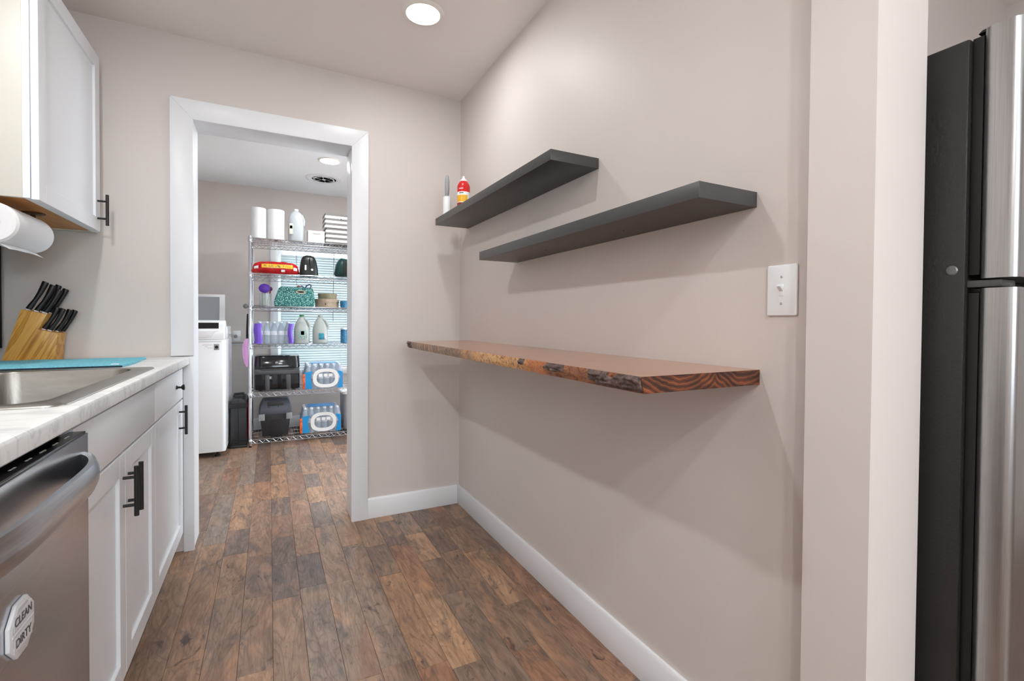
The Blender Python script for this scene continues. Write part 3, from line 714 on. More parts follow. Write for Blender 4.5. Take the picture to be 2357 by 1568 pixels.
# knife block and knives
KY0, KY1 = -.118, -.022
kb = thing('knife_block', (-1.9, (KY0+KY1)/2, CZ1), 'slanted pine knife block holding two tiers of black-handled knives', 'knife block')
kp = [(-1.982, CZ1), (-1.822, CZ1), (-1.811, 1.047), (-1.872, 1.062), (-1.843, 1.124), (-1.922, 1.143)]
MB().prism(kp, 'y', KY0, KY1).build('block', 'block', kb, bevel=.002)
t = NT('black knife handle'); t.base(lin(20, 20, 21)); t.set(Roughness=.35); M['knife'] = t.m
ax = Vector((.43, 0, .90)).normalized(); sd = Vector((.90, 0, -.43)).normalized()
def knife(p, L, wd, th, label):
    k = thing('kitchen_knife', p, label, 'knife', 'knives in the pine block')
    P = Vector(p)
    b_ = MB()
    prof_ = [(-.012, .6), (-.004, .55), (0, 1.0), (.12*L, 1.05), (.35*L, .82), (.6*L, .95), (.85*L, 1.12), (.97*L, 1.2), (L, .95)]
    hp = [(a, w_) for a, w_ in prof_ if a >= 0]
    rings = []
    for a, w_ in hp:
        ce = P + ax*(a+.006) + sd*(.004*math.sin(a/L*3.1))
        rings.append([ce + sd*(wd/2*w_*math.cos(q)) + Vector((0, 1, 0))*(th/2*math.sin(q)*(1 if abs(math.sin(q)) < .99 else 1)) for q in [2*PI*i/10 for i in range(10)]])
    for r_ in rings: b_.v += [tuple(q) for q in r_]
    for i in range(len(rings)-1):
        for j in range(10): b_.f.append((i*10+j, i*10+(j+1) % 10, (i+1)*10+(j+1) % 10, (i+1)*10+j))
    b_.f += [tuple(reversed(range(10))), tuple((len(rings)-1)*10+j for j in range(10))]
    b_.build('handle', 'knife', k, smooth=True, angle=50)
    bl = MB(); q0 = P-ax*.035; q1 = P+ax*.008; e_ = sd*(wd*.4); yv = Vector((0, .0008, 0))
    bl.v = [tuple(q0-e_-yv), tuple(q0+e_-yv), tuple(q1+e_-yv), tuple(q1-e_-yv), tuple(q0-e_+yv), tuple(q0+e_+yv), tuple(q1+e_+yv), tuple(q1-e_+yv)]
    bl.f = [(0, 3, 2, 1), (4, 5, 6, 7), (0, 1, 5, 4), (1, 2, 6, 5), (2, 3, 7, 6), (3, 0, 4, 7)]
    bl.build('blade', 'chrome', k)
def top_pt(f, y): return (-1.922+.079*f, y, 1.143-.019*f)
def low_pt(f, y): return (-1.872+.061*f, y, 1.062-.015*f)
UP = [(.17, -.098), (.50, -.098), (.82, -.098), (.55, -.058), (.85, -.045)]
for i, (f, y) in enumerate(UP): knife(top_pt(f, y), (.125, .118, .105, .122, .112)[i], .0195, .0145, ('leftmost black-handled knife in the upper tier of the pine block', 'second black-handled knife from the left in the upper tier', 'third black-handled knife in the upper front row of the pine block', 'black-handled knife behind the upper front row of the pine block', 'rearmost black-handled knife at the right of the upper tier')[i])
for i, (f, y) in enumerate([(.18, -.098), (.48, -.098), (.72, -.075), (.86, -.045)]): knife(low_pt(f, y), .098, .0175, .014, ('leftmost black-handled knife in the lower tier of the pine block', 'second black-handled knife from the left in the lower tier', 'third black-handled knife from the left in the lower tier', 'rightmost black-handled knife in the lower tier of the pine block')[i])

# black curtain edge at the far left
t = NT('black cloth'); v = t.coord(); t.base(lin(26, 25, 24)); t.set(Roughness=.95); t.bump(t.noise(v, 90, 4), .6, .002); M['cloth'] = t.m
b_ = MB()
def cur(u, v_):
    y = -.035-.35*u; z = .985+.50*v_
    return (XL+.032+.002*math.sin(u*42)+.0015*noise.noise((u*20, z*60, 0)), y, z)
b_.grid(cur, 40, 30); nt = len(b_.v); b_.v += [(XL+.002, y, z) for x, y, z in b_.v]
tops = list(b_.f); b_.f += [tuple(i+nt for i in reversed(q)) for q in tops]
NV = 30; loop = [i*(NV+1) for i in range(40)]+[40*(NV+1)+j for j in range(NV)]+[i*(NV+1)+NV for i in range(40, 0, -1)]+[j for j in range(NV, 0, -1)]
for k in range(len(loop)): a, c_ = loop[k], loop[(k+1) % len(loop)]; b_.f.append((a, c_, c_+nt, a+nt))
b_.build('wall_hanging', 'cloth', smooth=True, label='black cloth edge hanging at the far left above the counter', cat='cloth')

# ================================================================== DISHWASHER
WXf = -1.364; DY0, DY1 = -2.052, -1.456
dw = thing('dishwasher', (-1.7, (DY0+DY1)/2, 0), 'stainless steel dishwasher with bowed bar handle under the counter', 'dishwasher')
box('tub', 'rubber', (XL+.06, -1.395, DY0+.004, DY1-.004, .10, .868), dw)
box('toe_panel', 'rubber', (XL+.1, -1.45, DY0, DY1, .0, .10), dw)
dd = MB().prism(rrect(-1.395, WXf, DY0, DY1, .006, 4), 'z', .115, .872).build('door', 'steel', dw, smooth=True)
dc = box('control_strip', plain('black control glass', (26, 26, 28), .2), (-1.394, WXf-.004, DY0+.003, DY1-.003, .872, .8765), dw, .001)
for i in range(9):
    y = DY1-.05-i*.055
    for j in range(2): MB().box(-1.383, -1.380, y-.012*j-.006, y-.012*j+.002, .8764, .8768).build('control_icon', 'plate', dc)
# bowed handle
hp = []
for i in range(33):
    u = -1+2*i/32; y = (DY0+DY1)/2+u*.268
    out = .047*(1-abs(u)**5)
    hp.append((WXf-.004+out, y, .815))
b_ = MB()
for i, p in enumerate(hp):
    for (dx, dz) in ((-.007, -.023), (.004, -.025), (.009, -.012), (.010, .0), (.009, .012), (.004, .025), (-.007, .023), (-.009, 0)):
        b_.v.append((p[0]+dx, p[1], p[2]+dz))
n8 = 8
for i in range(len(hp)-1):
    for k in range(n8): b_.f.append((i*n8+k, i*n8+(k+1) % n8, (i+1)*n8+(k+1) % n8, (i+1)*n8+k))
b_.f += [tuple(reversed(range(n8))), tuple((len(hp)-1)*n8+k for k in range(n8))]
b_.build('handle', 'steel', dw, smooth=True, label='bowed stainless bar handle', angle=60)
# octagonal magnet
M['mag'] = plain('white magnet frame', (225, 225, 228), .4); M['mag_in'] = plain('pale magnet face', (205, 205, 208), .4); M['ink'] = plain('dark print', (70, 70, 74), .5)
my, mz, mr = -1.773, .651, .043
mg = thing('dishwasher_magnet', (WXf, my, mz-mr), 'white octagonal clean or dirty magnet on the dishwasher door', 'magnet')
octo = lambda r: [(my+r*math.cos(PI/8+k*PI/4), mz+r*math.sin(PI/8+k*PI/4)) for k in range(8)]
MB().prism(octo(mr), 'x', WXf+.0004, WXf+.006).build('plate', 'mag', mg, bevel=.0015)
MB().prism(octo(mr*.82), 'x', WXf+.005, WXf+.0064).build('face', 'mag_in', mg)
box('divider', 'mag', (WXf+.0062, WXf+.0072, my-.033, my+.033, mz-.0015, mz+.0015), mg)
for dz in (.0155, -.0155): box('print_field', 'mag', (WXf+.0062, WXf+.0068, my-.029, my+.029, mz+dz-.0105, mz+dz+.0105), mg)
text('CLEAN', 'lettering', 'ink', mg, (WXf+.0070, my, mz+.0155), .0175, (0, 1, 0), (0, 0, 1))
text('DIRTY', 'lettering', 'ink', mg, (WXf+.0070, my, mz-.0155), .0175, (0, 1, 0), (0, 0, 1))

# ================================================================== REFRIGERATOR
FX0, FX1 = .200, .955
fr = thing('refrigerator', ((FX0+FX1)/2, -2.0, 0), 'top-freezer refrigerator with stainless doors and black textured side', 'refrigerator')
FB = -2.288
box('body', 'fridge_side', (FX0, FX1, FB, YD-.02, .02, 1.672), fr, .004)
box('foot', 'rubber', (FX0+.05, FX0+.10, FB+.03, FB+.08, 0, .02), fr); box('foot', 'rubber', (FX1-.10, FX1-.05, FB+.03, FB+.08, 0, .02), fr)
def fdoor(z0, z1):
    px = rrect(FX0+.002, FX1-.002, -2.362, -2.306, .016, 5)
    d = MB().prism(px, 'z', z0, z1).build('door', 'fridge_door', fr, smooth=True, angle=25)
    box('gasket', 'rubber', (FX0+.012, FX1-.012, -2.306, FB, z0+.008, z1-.008), d, .002)
    return d
fdoor(1.197, 1.681); fdoor(.09, 1.178)
box('toe_grille', 'rubber', (FX0+.02, FX1-.02, FB-.03, FB, .02, .085), fr)
box('hinge', plain('hinge metal', (92, 92, 92), .4, .8), (FX0+.006, FX0+.07, -2.34, FB, 1.180, 1.194), fr, .002)
MB().prism([(-2.345, 1.682), (-2.345, 1.688), (-2.300, 1.688), (-2.292, 1.682)], 'x', FX0+.02, FX0+.075).build('hinge_cover', 'rubber', fr, bevel=.002)
MB().lathe([(0, -.0025), (.008, -.002), (.010, 0)], (FX0, -2.267, 1.216), 16, 'x').build('plug_button', plain('grey plug', (112, 110, 108), .3, .3), fr, smooth=True, label='small grey plug button on the side')
for z0, z1 in ((1.26, 1.56), (.70, 1.12)):
    h = MB().tube([(FX1-.06, -2.405, z0), (FX1-.06, -2.405, z1)], .011, 12)
    for z in (z0+.02, z1-.02): h.tube([(FX1-.06, -2.36, z), (FX1-.06, -2.405, z)], .008, 8)
    h.build('handle', 'steel', fr, smooth=True)

# ================================================================== LAUNDRY ROOM
# --- wire rack
RX0_, RX1_, RY0, RY1 = -1.178, .03, 1.97, 2.40
SHZ = [.062, .468, .890, 1.225, 1.512, 1.818]
rk = thing('wire_rack', ((RX0_+RX1_)/2, (RY0+RY1)/2, 0), 'chrome wire shelving rack packed with supplies in front of the laundry window', 'shelving rack')
for px_, py_ in ((RX0_, RY0), (RX1_, RY0), (RX0_, RY1), (RX1_, RY1)):
    p_ = MB().lathe([(.011, .012), (.0125, .014), (.0125, 1.828), (.010, 1.834), (0, 1.835)], (px_, py_, 0), 14).build('post', 'chrome', rk, smooth=True)
    MB().lathe([(.012, 0), (.013, .004), (.007, .008), (.007, .016)], (px_, py_, 0), 12).build('foot', 'rubber', p_, smooth=True)
for z in SHZ:
    fr_ = MB()
    for dz in (0, -.032):
        fr_.tube([(RX0_, RY0, z+dz), (RX1_, RY0, z+dz)], .0032, 6); fr_.tube([(RX0_, RY1, z+dz), (RX1_, RY1, z+dz)], .0032, 6)
        fr_.tube([(RX0_, RY0, z+dz), (RX0_, RY1, z+dz)], .0032, 6); fr_.tube([(RX1_, RY0, z+dz), (RX1_, RY1, z+dz)], .0032, 6)
    sh_ = fr_.build('wire_shelf', 'chrome', rk, smooth=True)
    zz = MB()
    for (ya) in (RY0, RY1):
        n_ = 22; pts = [(RX0_+.012+(RX1_-RX0_-.024)*i/(2*n_), ya, z-.003 if i % 2 == 0 else z-.029) for i in range(2*n_+1)]
        zz.tube(pts, .0022, 5)
    for xa in (RX0_, RX1_):
        n_ = 8; pts = [(xa, RY0+.012+(RY1-RY0-.024)*i/(2*n_), z-.003 if i % 2 == 0 else z-.029) for i in range(2*n_+1)]
        zz.tube(pts, .0022, 5)
    zz.build('zigzag_truss', 'chrome', sh_, smooth=True)
    cw = MB()
    for i in range(1, 44): xx = RX0_+(RX1_-RX0_)*i/44; cw.tube([(xx, RY0, z+.002), (xx, RY1, z+.002)], .0016, 5)
    for ya in (RY0+.14, RY0+.29): cw.tube([(RX0_, ya, z-.002), (RX1_, ya, z-.002)], .0028, 5)
    cw.build('cross_wires', 'chrome', sh_, smooth=True)
    for px_, py_ in ((RX0_, RY0), (RX1_, RY0), (RX0_, RY1), (RX1_, RY1)):
        MB().lathe([(.0145, -.036), (.0165, -.03), (.0155, .004), (.0135, .008)], (px_, py_, z), 12).build('collar', 'chrome', sh_, smooth=True)
T = [z+.0045 for z in SHZ]    # top of the wires

# --- top shelf
def towel_roll(x, y, r, h, label):
    o = thing('kitchen_roll', (x, y, T[5]), label, 'paper towel', 'paper towel rolls on the rack')
    MB().lathe([(.02, 0), (r-.004, 0), (r, .004), (r, h-.004), (r-.004, h), (.02, h-.001), (.02, 0)], (x, y, T[5]), 32).build('roll', 'paper', o, smooth=True)
    MB().lathe([(.0205, .001), (.0205, h-.002), (.018, h-.002), (.018, .001), (.0205, .001)], (x, y, T[5]), 16).build('core', plain('cardboard', (168, 138, 104), .9), o, smooth=True)
towel_roll(-1.116, 2.06, .063, .272, 'white paper towel roll at the left end of the rack top')
towel_roll(-.976, 2.07, .070, .270, 'wider white paper towel roll beside the tall jug on the rack top')
M['milky'] = translucent('milky plastic', (206, 211, 214), .35, .35)
M['milky2'] = translucent('cloudy plastic', (206, 212, 208), .35, .35)
M['teal_lab'] = plain('teal label', (40, 140, 160), .5, var=.5, vscale=60); M['green_cap'] = plain('green cap', (24, 130, 60), .4)
M['pale_lab'] = plain('pale green label', (150, 176, 170), .5, var=.35, vscale=70); M['blue_lab'] = plain('blue label', (70, 150, 206), .5)
M['cream_lab'] = plain('cream label', (222, 214, 186), .5, var=.1, vscale=80)
def jug(x, y, z, w_, h, label, mat, cap, patches, slim=False):
    o = thing('plastic_jug', (x, y, z), label, 'jug', 'plastic jugs on the rack')
    r = w_/2; n = 28
    prof_ = ([(.9, 0), (.97, .012), (1, .03), (1, .60), (.97, .70), (.86, .79), (.62, .875), (.34, .925), (.24, .94), (.24, .985)] if slim else
             [(.9, 0), (.97, .012), (1, .03), (1, .46), (.97, .54), (.88, .63), (.68, .76), (.44, .87), (.30, .915), (.24, .925), (.24, .96)])
    b_ = MB()
    for q, hh in prof_:
        sq = .42*max(0, min(1, (q-.3)/.5))
        for k in range(n):
            a = 2*PI*k/n; ca, sa = math.cos(a), math.sin(a)
            e_ = 1/max(abs(ca), abs(sa)); f_ = (1-sq)+sq*min(e_, 1.22)
            b_.v.append((x+r*q*ca*f_/(1+.22*sq), y+r*q*sa*f_/(1+.22*sq), z+h*hh))
    for i in range(len(prof_)-1):
        for k in range(n): b_.f.append((i*n+k, i*n+(k+1) % n, (i+1)*n+(k+1) % n, (i+1)*n+k))
    b_.f += [tuple(reversed(range(n))), tuple((len(prof_)-1)*n+k for k in range(n))]
    b_.build('bottle', mat, o, smooth=True, angle=60)
    MB().lathe([(r*.27, h*.945), (r*.28, h*.95), (r*.28, h*.995), (r*.25, h), (0, h)], (x, y, z), 18).build('cap', cap, o, smooth=True)
    # moulded side handle
    hx = x+r*.72
    MB().tube([(x+r*.25, y-.02, z+h*.86), (x+r*.62, y-.035, z+h*.80), (x+r*.86, y-.04, z+h*.64), (x+r*.84, y-.03, z+h*.5)], [.010, .011, .012, .012], 8).build('handle', mat, o, smooth=True)
    for (x0, x1, z0, z1, lm) in patches:
        yy = y-r*.985
        box('label', lm, (x+r*x0, x+r*x1, yy-.0015, yy+.006, z+h*z0, z+h*z1), o, .0008)
    return o
jug(-.811, 2.07, T[5], .146, .298, 'tall milky plastic jug with white cap on the rack top', 'milky', 'white_p', [(-.78, -.42, .20, .52, 'cream_lab'), (-.76, -.44, .36, .46, 'blue_lab')], True)
# white handled bin
M['white_bin'] = plain('white bin plastic', (236, 232, 230), .45)
bn = thing('handled_bin', (-.641, 2.10, T[5]), 'small white open bin with a slot handle on the rack top', 'bin')
bx0, bx1, by0, by1, bz, bh = -.712, -.572, 2.02, 2.20, T[5], .108
b_ = MB(); th = .003
b_.box(bx0, bx1, by0+th, by1, bz, bz+th).box(bx0, bx0+th, by0+th, by1, bz, bz+bh).box(bx1-th, bx1, by0+th, by1, bz, bz+bh).box(bx0, bx1, by1-th, by1, bz, bz+bh)
sx0, sx1, sz0, sz1 = bx0+.038, bx1-.032, bz+.066, bz+.086
b_.box(bx0, bx1, by0, by0+th, bz, sz0).box(bx0, bx1, by0, by0+th, sz1, bz+bh).box(bx0, sx0, by0, by0+th, sz0, sz1).box(sx1, bx1, by0, by0+th, sz0, sz1)
b_.build('shell', 'white_bin', bn)
MB().tube([(bx0, by0, bz+bh), (bx1, by0, bz+bh), (bx1, by1, bz+bh), (bx0, by1, bz+bh)], .003, 6, True).build('rim', 'white_bin', bn, smooth=True)
# striped storage box
M['stripe_w'] = plain('white stripe fabric', (236, 233, 230), .8); M['stripe_g'] = plain('grey stripe fabric', (112, 109, 106), .8)
stb = thing('striped_box', (-.42, 2.13, T[5]), 'grey and white striped fabric storage box on the rack top', 'storage box')
n_s = 13; z0_ = T[5]; hh_ = .285/n_s
for i in range(n_s):
    lid = i >= 7
    g_ = .008 if lid else 0
    MB().prism(rrect(-.560-g_, -.25+g_, 2.03-g_, 2.25+g_, .012, 3), 'z', z0_+i*hh_, z0_+(i+1)*hh_).build('stripe_band', 'stripe_g' if i % 2 == 0 else 'stripe_w', stb, smooth=True)
MB().tube([(-.44, 2.018, z0_+.235), (-.43, 2.010, z0_+.25), (-.41, 2.010, z0_+.235)], .004, 6).build('pull_tab', 'stripe_w', stb, smooth=True)

# --- second shelf
t = NT('red film'); v = t.coord(); n = t.noise(v, 14, 4, .6, .6); t.base(t.ramp(n, [(.3, lin(150, 12, 18)), (.6, lin(206, 24, 32)), (.8, lin(226, 50, 60))])); t.set(Roughness=.22); t.bump(n, .5, .006); M['redfilm'] = t.m
t = NT('yellow film with dark print'); v = t.coord(scale=(60, 1, 16)); n = t.noise(v, 1.4, 4, .7); v3 = t.coord(); 
t.base(t.ramp(n, [(.40, lin(70, 52, 16)), (.47, lin(232, 178, 40))])); t.set(Roughness=.25); M['yellowprint'] = t.m
M['yellowfilm'] = plain('yellow film', (238, 190, 50), .25)
rp = thing('red_package', (-.976, 2.09, T[4]), 'long red plastic package with a yellow printed band', 'package')
def pillow(x0, x1, yc, dy, z0, h, mat, name, parent, nx=22, nt=16, taper=.5, seed=0, bulge=1.0):
    b_ = MB()
    for i in range(nx+1):
        u = i/nx; s_ = (1-abs(2*u-1)**4)**taper*(.92+.08*noise.noise((u*5, seed, 1)))
        s_ = max(s_, .06)
        for k in range(nt):
            a = 2*PI*k/nt; ca, sa = math.cos(a), math.sin(a)
            ca = math.copysign(abs(ca)**.75, ca); sa = math.copysign(abs(sa)**.75, sa)
            wob = 1+.05*noise.noise((u*7, k*.6, seed))
            hz = h*(.5+.5*s_)*(.94+.06*math.sin(u*3.1))
            b_.v.append((x0+(x1-x0)*u, yc+dy*s_*ca*wob*bulge, z0+max(0, (h*.5*s_)*(1+sa*wob)) + (h*.15)*(1-s_)))
    for i in range(nx):
        for k in range(nt): b_.f.append((i*nt+k, i*nt+(k+1) % nt, (i+1)*nt+(k+1) % nt, (i+1)*nt+k))
    b_.f += [tuple(reversed(range(nt))), tuple(nx*nt+k for k in range(nt))]
    return b_.build(name, mat, parent, smooth=True, angle=70)
pillow(-1.172, -.782, 2.10, .09, T[4], .128, 'redfilm', 'film_pack', rp, taper=.30)
def on_pillow(x0, x1, zf0, zf1, mat, name, off=.002):
    b_ = MB()
    def fn(u, v_):
        x = x0+(x1-x0)*u; uu = (x+1.172)/.39; s_ = max((1-abs(2*uu-1)**4), .001)**.30
        zf = zf0+(zf1-zf0)*v_+.06*math.sin(uu*3.4)*0; sa = 2*zf-1
        ca = -(max(0, 1-abs(sa)**(2/.75)))**(.75/2)
        return (x, 2.10+(.09*s_*1.03)*ca-off, T[4]+.064*s_*(1+sa)+.019*(1-s_))
    b_.grid(fn, 18, 6); return b_.build(name, mat, rp, smooth=True)
on_pillow(-1.09, -.84, .42, .68, 'yellowfilm', 'yellow_band', .004)
on_pillow(-1.075, -.86, .46, .62, 'yellowprint', 'printed_line', .006)
on_pillow(-1.15, -1.115, .38, .58, 'white_p', 'seal_mark', .004)
on_pillow(-.835, -.805, .32, .56, 'white_p', 'barcode_patch', .005)
on_pillow(-.935, -.905, .16, .32, 'white_p', 'white_patch', .004)
t = NT('black green nylon'); t.base(lin(20, 30, 26)); t.set(Roughness=.4); v = t.coord(); t.bump(t.noise(v, 30, 3), .4, .003); M['nylon'] = t.m
ap = thing('dark_pouch', (-.70, 2.08, T[4]), 'dark green-black rounded nylon pouch beside the red package', 'pouch')
def dome(x0, x1, y0, y1, z0, h, name, mat, parent, lean=0, top=.55):
    b_ = MB(); n = 24; L = [(0, 1.0), (.1, 1.02), (.45, .96), (.7, .86), (.85, .74), (.94, .58), (1, .3)]
    cx, cy, rx, ry = (x0+x1)/2, (y0+y1)/2, (x1-x0)/2, (y1-y0)/2
    for hh, s_ in L:
        for k in range(n):
            a = 2*PI*k/n; ca, sa = math.cos(a), math.sin(a)
            ca = math.copysign(abs(ca)**.6, ca); sa = math.copysign(abs(sa)**.6, sa)
            b_.v.append((cx+rx*s_*ca+lean*hh, cy+ry*s_*sa, z0+h*hh))
    for i in range(len(L)-1):
        for k in range(n): b_.f.append((i*n+k, i*n+(k+1) % n, (i+1)*n+(k+1) % n, (i+1)*n+k))
    b_.f += [tuple(reversed(range(n))), tuple((len(L)-1)*n+k for k in range(n))]
    return b_.build(name, mat, parent, smooth=True, angle=60)
dome(-.780, -.622, 2.01, 2.16, T[4], .192, 'body', 'nylon', ap, -.006)
MB().tube([(-.70, 2.012, T[4]+.17), (-.697, 2.005, T[4]+.13), (-.695, 2.008, T[4]+.07)], .004, 6).build('zipper', 'gap', ap, smooth=True)
MB().lathe([(0, -.002), (.009, -.001), (.010, .003)], (-.68, 2.008, T[4]+.055), 14, 'y').build('round_print', 'stripe_w', ap, smooth=True)
box('print_line', 'stripe_w', (-.742, -.728, 2.006, 2.010, T[4]+.05, T[4]+.095), ap)
M['petrol'] = plain('petrol green nylon', (24, 66, 66), .45, var=.4, vscale=12)
gp = thing('green_bag', (-.40, 2.12, T[4]), 'dark petrol-green soft bag at the right of the second shelf', 'bag')
pillow(-.478, -.26, 2.12, .09, T[4], .20, 'petrol', 'body', gp, 14, 14, .55, 4)
MB().box(-.405, -.33, 2.022, 2.034, T[4]+.02, T[4]+.16).build('black_panel', 'nylon', gp, bevel=.004)

# --- third shelf
M['purple'] = plain('purple plastic', (78, 30, 150), .35); M['glass_jar'] = glassy('clear glass', (215, 225, 222), .08, .3); M['olive'] = plain('olive handle', (110, 122, 60), .5)
us = thing('utensil_jar', (-1.062, 2.08, T[3]), 'clear glass jar with a round purple utensil standing in it', 'utensil jar')
MB().lathe([(.046, 0), (.050, .004), (.050, .112), (.048, .116), (.046, .112), (.046, .006), (0, .006)], (-1.062, 2.08, T[3]), 24).build('jar', 'glass_jar', us, smooth=True)
MB().lathe([(0, -.006), (.030, -.005), (.047, 0), (.047, .004), (0, .006)], (-1.068, 2.055, T[3]+.160), 24, 'y', 1.0, .86).build('purple_paddle', 'purple', us, smooth=True)
MB().tube([(-1.066, 2.066, T[3]+.125), (-1.062, 2.07, T[3]+.012)], .006, 8).build('purple_handle', 'gap', us, smooth=True)
MB().tube([(-1.085, 2.085, T[3]+.120), (-1.082, 2.08, T[3]+.012)], .009, 8).build('green_handle', 'olive', us, smooth=True)
MB().tube([(-1.02, 2.09, T[3]+.150), (-1.045, 2.085, T[3]+.012)], .006, 8).build('dark_handle', 'darkred', us, smooth=True)
MB().lathe([(0, 0), (.010, .003), (.014, .018), (.009, .034), (0, .038)], (-1.018, 2.09, T[3]+.140), 12).build('ladle_head', plain('maroon', (70, 26, 34), .4), us, smooth=True)
dsh = thing('metal_dish', (-1.075, 2.03, T[3]), 'flat grey metal dish under the utensil jar edge', 'dish')
MB().lathe([(.0, 0), (.045, 0), (.055, .006), (.056, .007), (.046, .002), (0, .002)], (-1.10, 2.01, T[3]), 24).build('plate', 'grey_p', dsh, smooth=True)
t = NT('teal basket weave'); v = t.coord(); vo = t.node('ShaderNodeTexVoronoi'); vo.inputs['Scale'].default_value = 95; t.link(v, vo.inputs['Vector'])
t.base(t.ramp(vo.outputs['Distance'], [(.18, lin(196, 222, 214)), (.34, lin(90, 156, 150)), (.6, lin(30, 100, 98))])); t.set(Roughness=.8); t.bump(vo.outputs['Distance'], .5, .004); M['teal'] = t.m
tb = thing('teal_bag', (-.822, 2.10, T[3]), 'teal and white patterned bag with an oval handle opening', 'bag')
b_ = MB(); prof_ = [(-.988, 0), (-.994, .04), (-.985, .075), (-.955, .165), (-.940, .182), (-.80, .180), (-.672, .172), (-.664, .14), (-.654, .06), (-.664, 0)]
n_ = len(prof_)
ring_y = [(2.02, .93, .0), (1.995, 1.0, 0), (2.00, 1.0, 0), (2.19, 1.0, 0), (2.20, .93, 0)]
for (yy, s_, _) in ((2.022, 1, 0), (2.008, .985, 0), (2.19, 1.0, 0)): pass
b_.prism([(a, T[3]+b2) for a, b2 in prof_], 'y', 2.02, 2.18)
b_.build('body', 'teal', tb, bevel=.012, seg=3)
hx, hz = -.775, T[3]+.135
MB().tube([(hx+.036*math.cos(a), 2.0195, hz+.0125*math.sin(a)) for a in [2*PI*i/20 for i in range(20)]], .004, 6, True).build('handle_ring', plain('tan ring', (206, 196, 170), .5), tb, smooth=True)
MB().prism([(hx+.035*math.cos(a), hz+.0115*math.sin(a)) for a in [2*PI*i/20 for i in range(20)]], 'y', 2.0185, 2.024).build('opening_shade', 'gap', tb)  # dark disc, shade inside the bag handle put into its colour
M['navy'] = plain('navy ribbon', (64, 78, 130), .7, var=.4, vscale=40)
cb = thing('ribbon_bow', (-.72, 2.10, T[3]+.18), 'navy patterned ribbon bow sticking out of the teal bag', 'ribbon')
MB().tube([(-.735, 2.10, T[3]+.175), (-.72, 2.09, T[3]+.20), (-.695, 2.085, T[3]+.212), (-.682, 2.09, T[3]+.20), (-.69, 2.10, T[3]+.178)], [.006, .011, .012, .011, .006], 8, flat=.5).build('loop', 'navy', cb, smooth=True)
MB().tube([(-.735, 2.10, T[3]+.176), (-.76, 2.09, T[3]+.194), (-.785, 2.09, T[3]+.19)], [.006, .009, .004], 8, flat=.6).build('tail', 'navy', cb, smooth=True)
MB().lathe([(0, -.012), (.010, -.008), (.013, 0), (.010, .008), (0, .012)], (-.79, 2.09, T[3]+.188), 12).build('red_knot', plain('red ball', (150, 60, 52), .5), cb, smooth=True)
M['tan'] = plain('aged tan card', (166, 150, 130), .8, var=.18, vscale=30); M['tan2'] = plain('olive tan card', (142, 136, 110), .8, var=.2, vscale=30)
def round_box(x, y, z, r, h, name_mat, label, lid_h):
    o = thing('round_box', (x, y, z), label, 'box', 'round boxes on the rack')
    MB().lathe([(r*.97, 0), (r*.97, h)], (x, y, z), 36).build('drum', name_mat, o, smooth=True)
    MB().lathe([(r, h-lid_h), (r, h-.002), (r-.003, h), (0, h)], (x, y, z), 36).build('lid', name_mat, o, smooth=True)
round_box(-.540, 2.13, T[3], .108, .080, 'tan', 'wide tan round box under a smaller one on the rack', .03)
MB().prism([(-.566, T[3]+.022), (-.556, T[3]+.030), (-.566, T[3]+.042)], 'y', 2.022, 2.03).build('arrow_mark', 'gap', [o for o in bpy.data.objects if o.name.startswith('round_box')][0])
round_box(-.535, 2.13, T[3]+.0805, .086, .052, 'tan2', 'small olive-tan round box stacked on the wider one', .02)
M['blue_b'] = plain('blue bottle plastic', (40, 110, 150), .4, var=.3, vscale=40)
bb = thing('blue_tub', (-.395, 2.06, T[3]), 'small blue tub at the right of the third shelf', 'tub')
MB().lathe([(.028, 0), (.032, .004), (.034, .045), (.034, .05)], (-.395, 2.06, T[3]), 20).build('cup', 'blue_b', bb, smooth=True)
MB().lathe([(.036, .05), (.036, .062), (.03, .066), (0, .066)], (-.395, 2.06, T[3]), 20).build('lid', 'blue_b', bb, smooth=True)

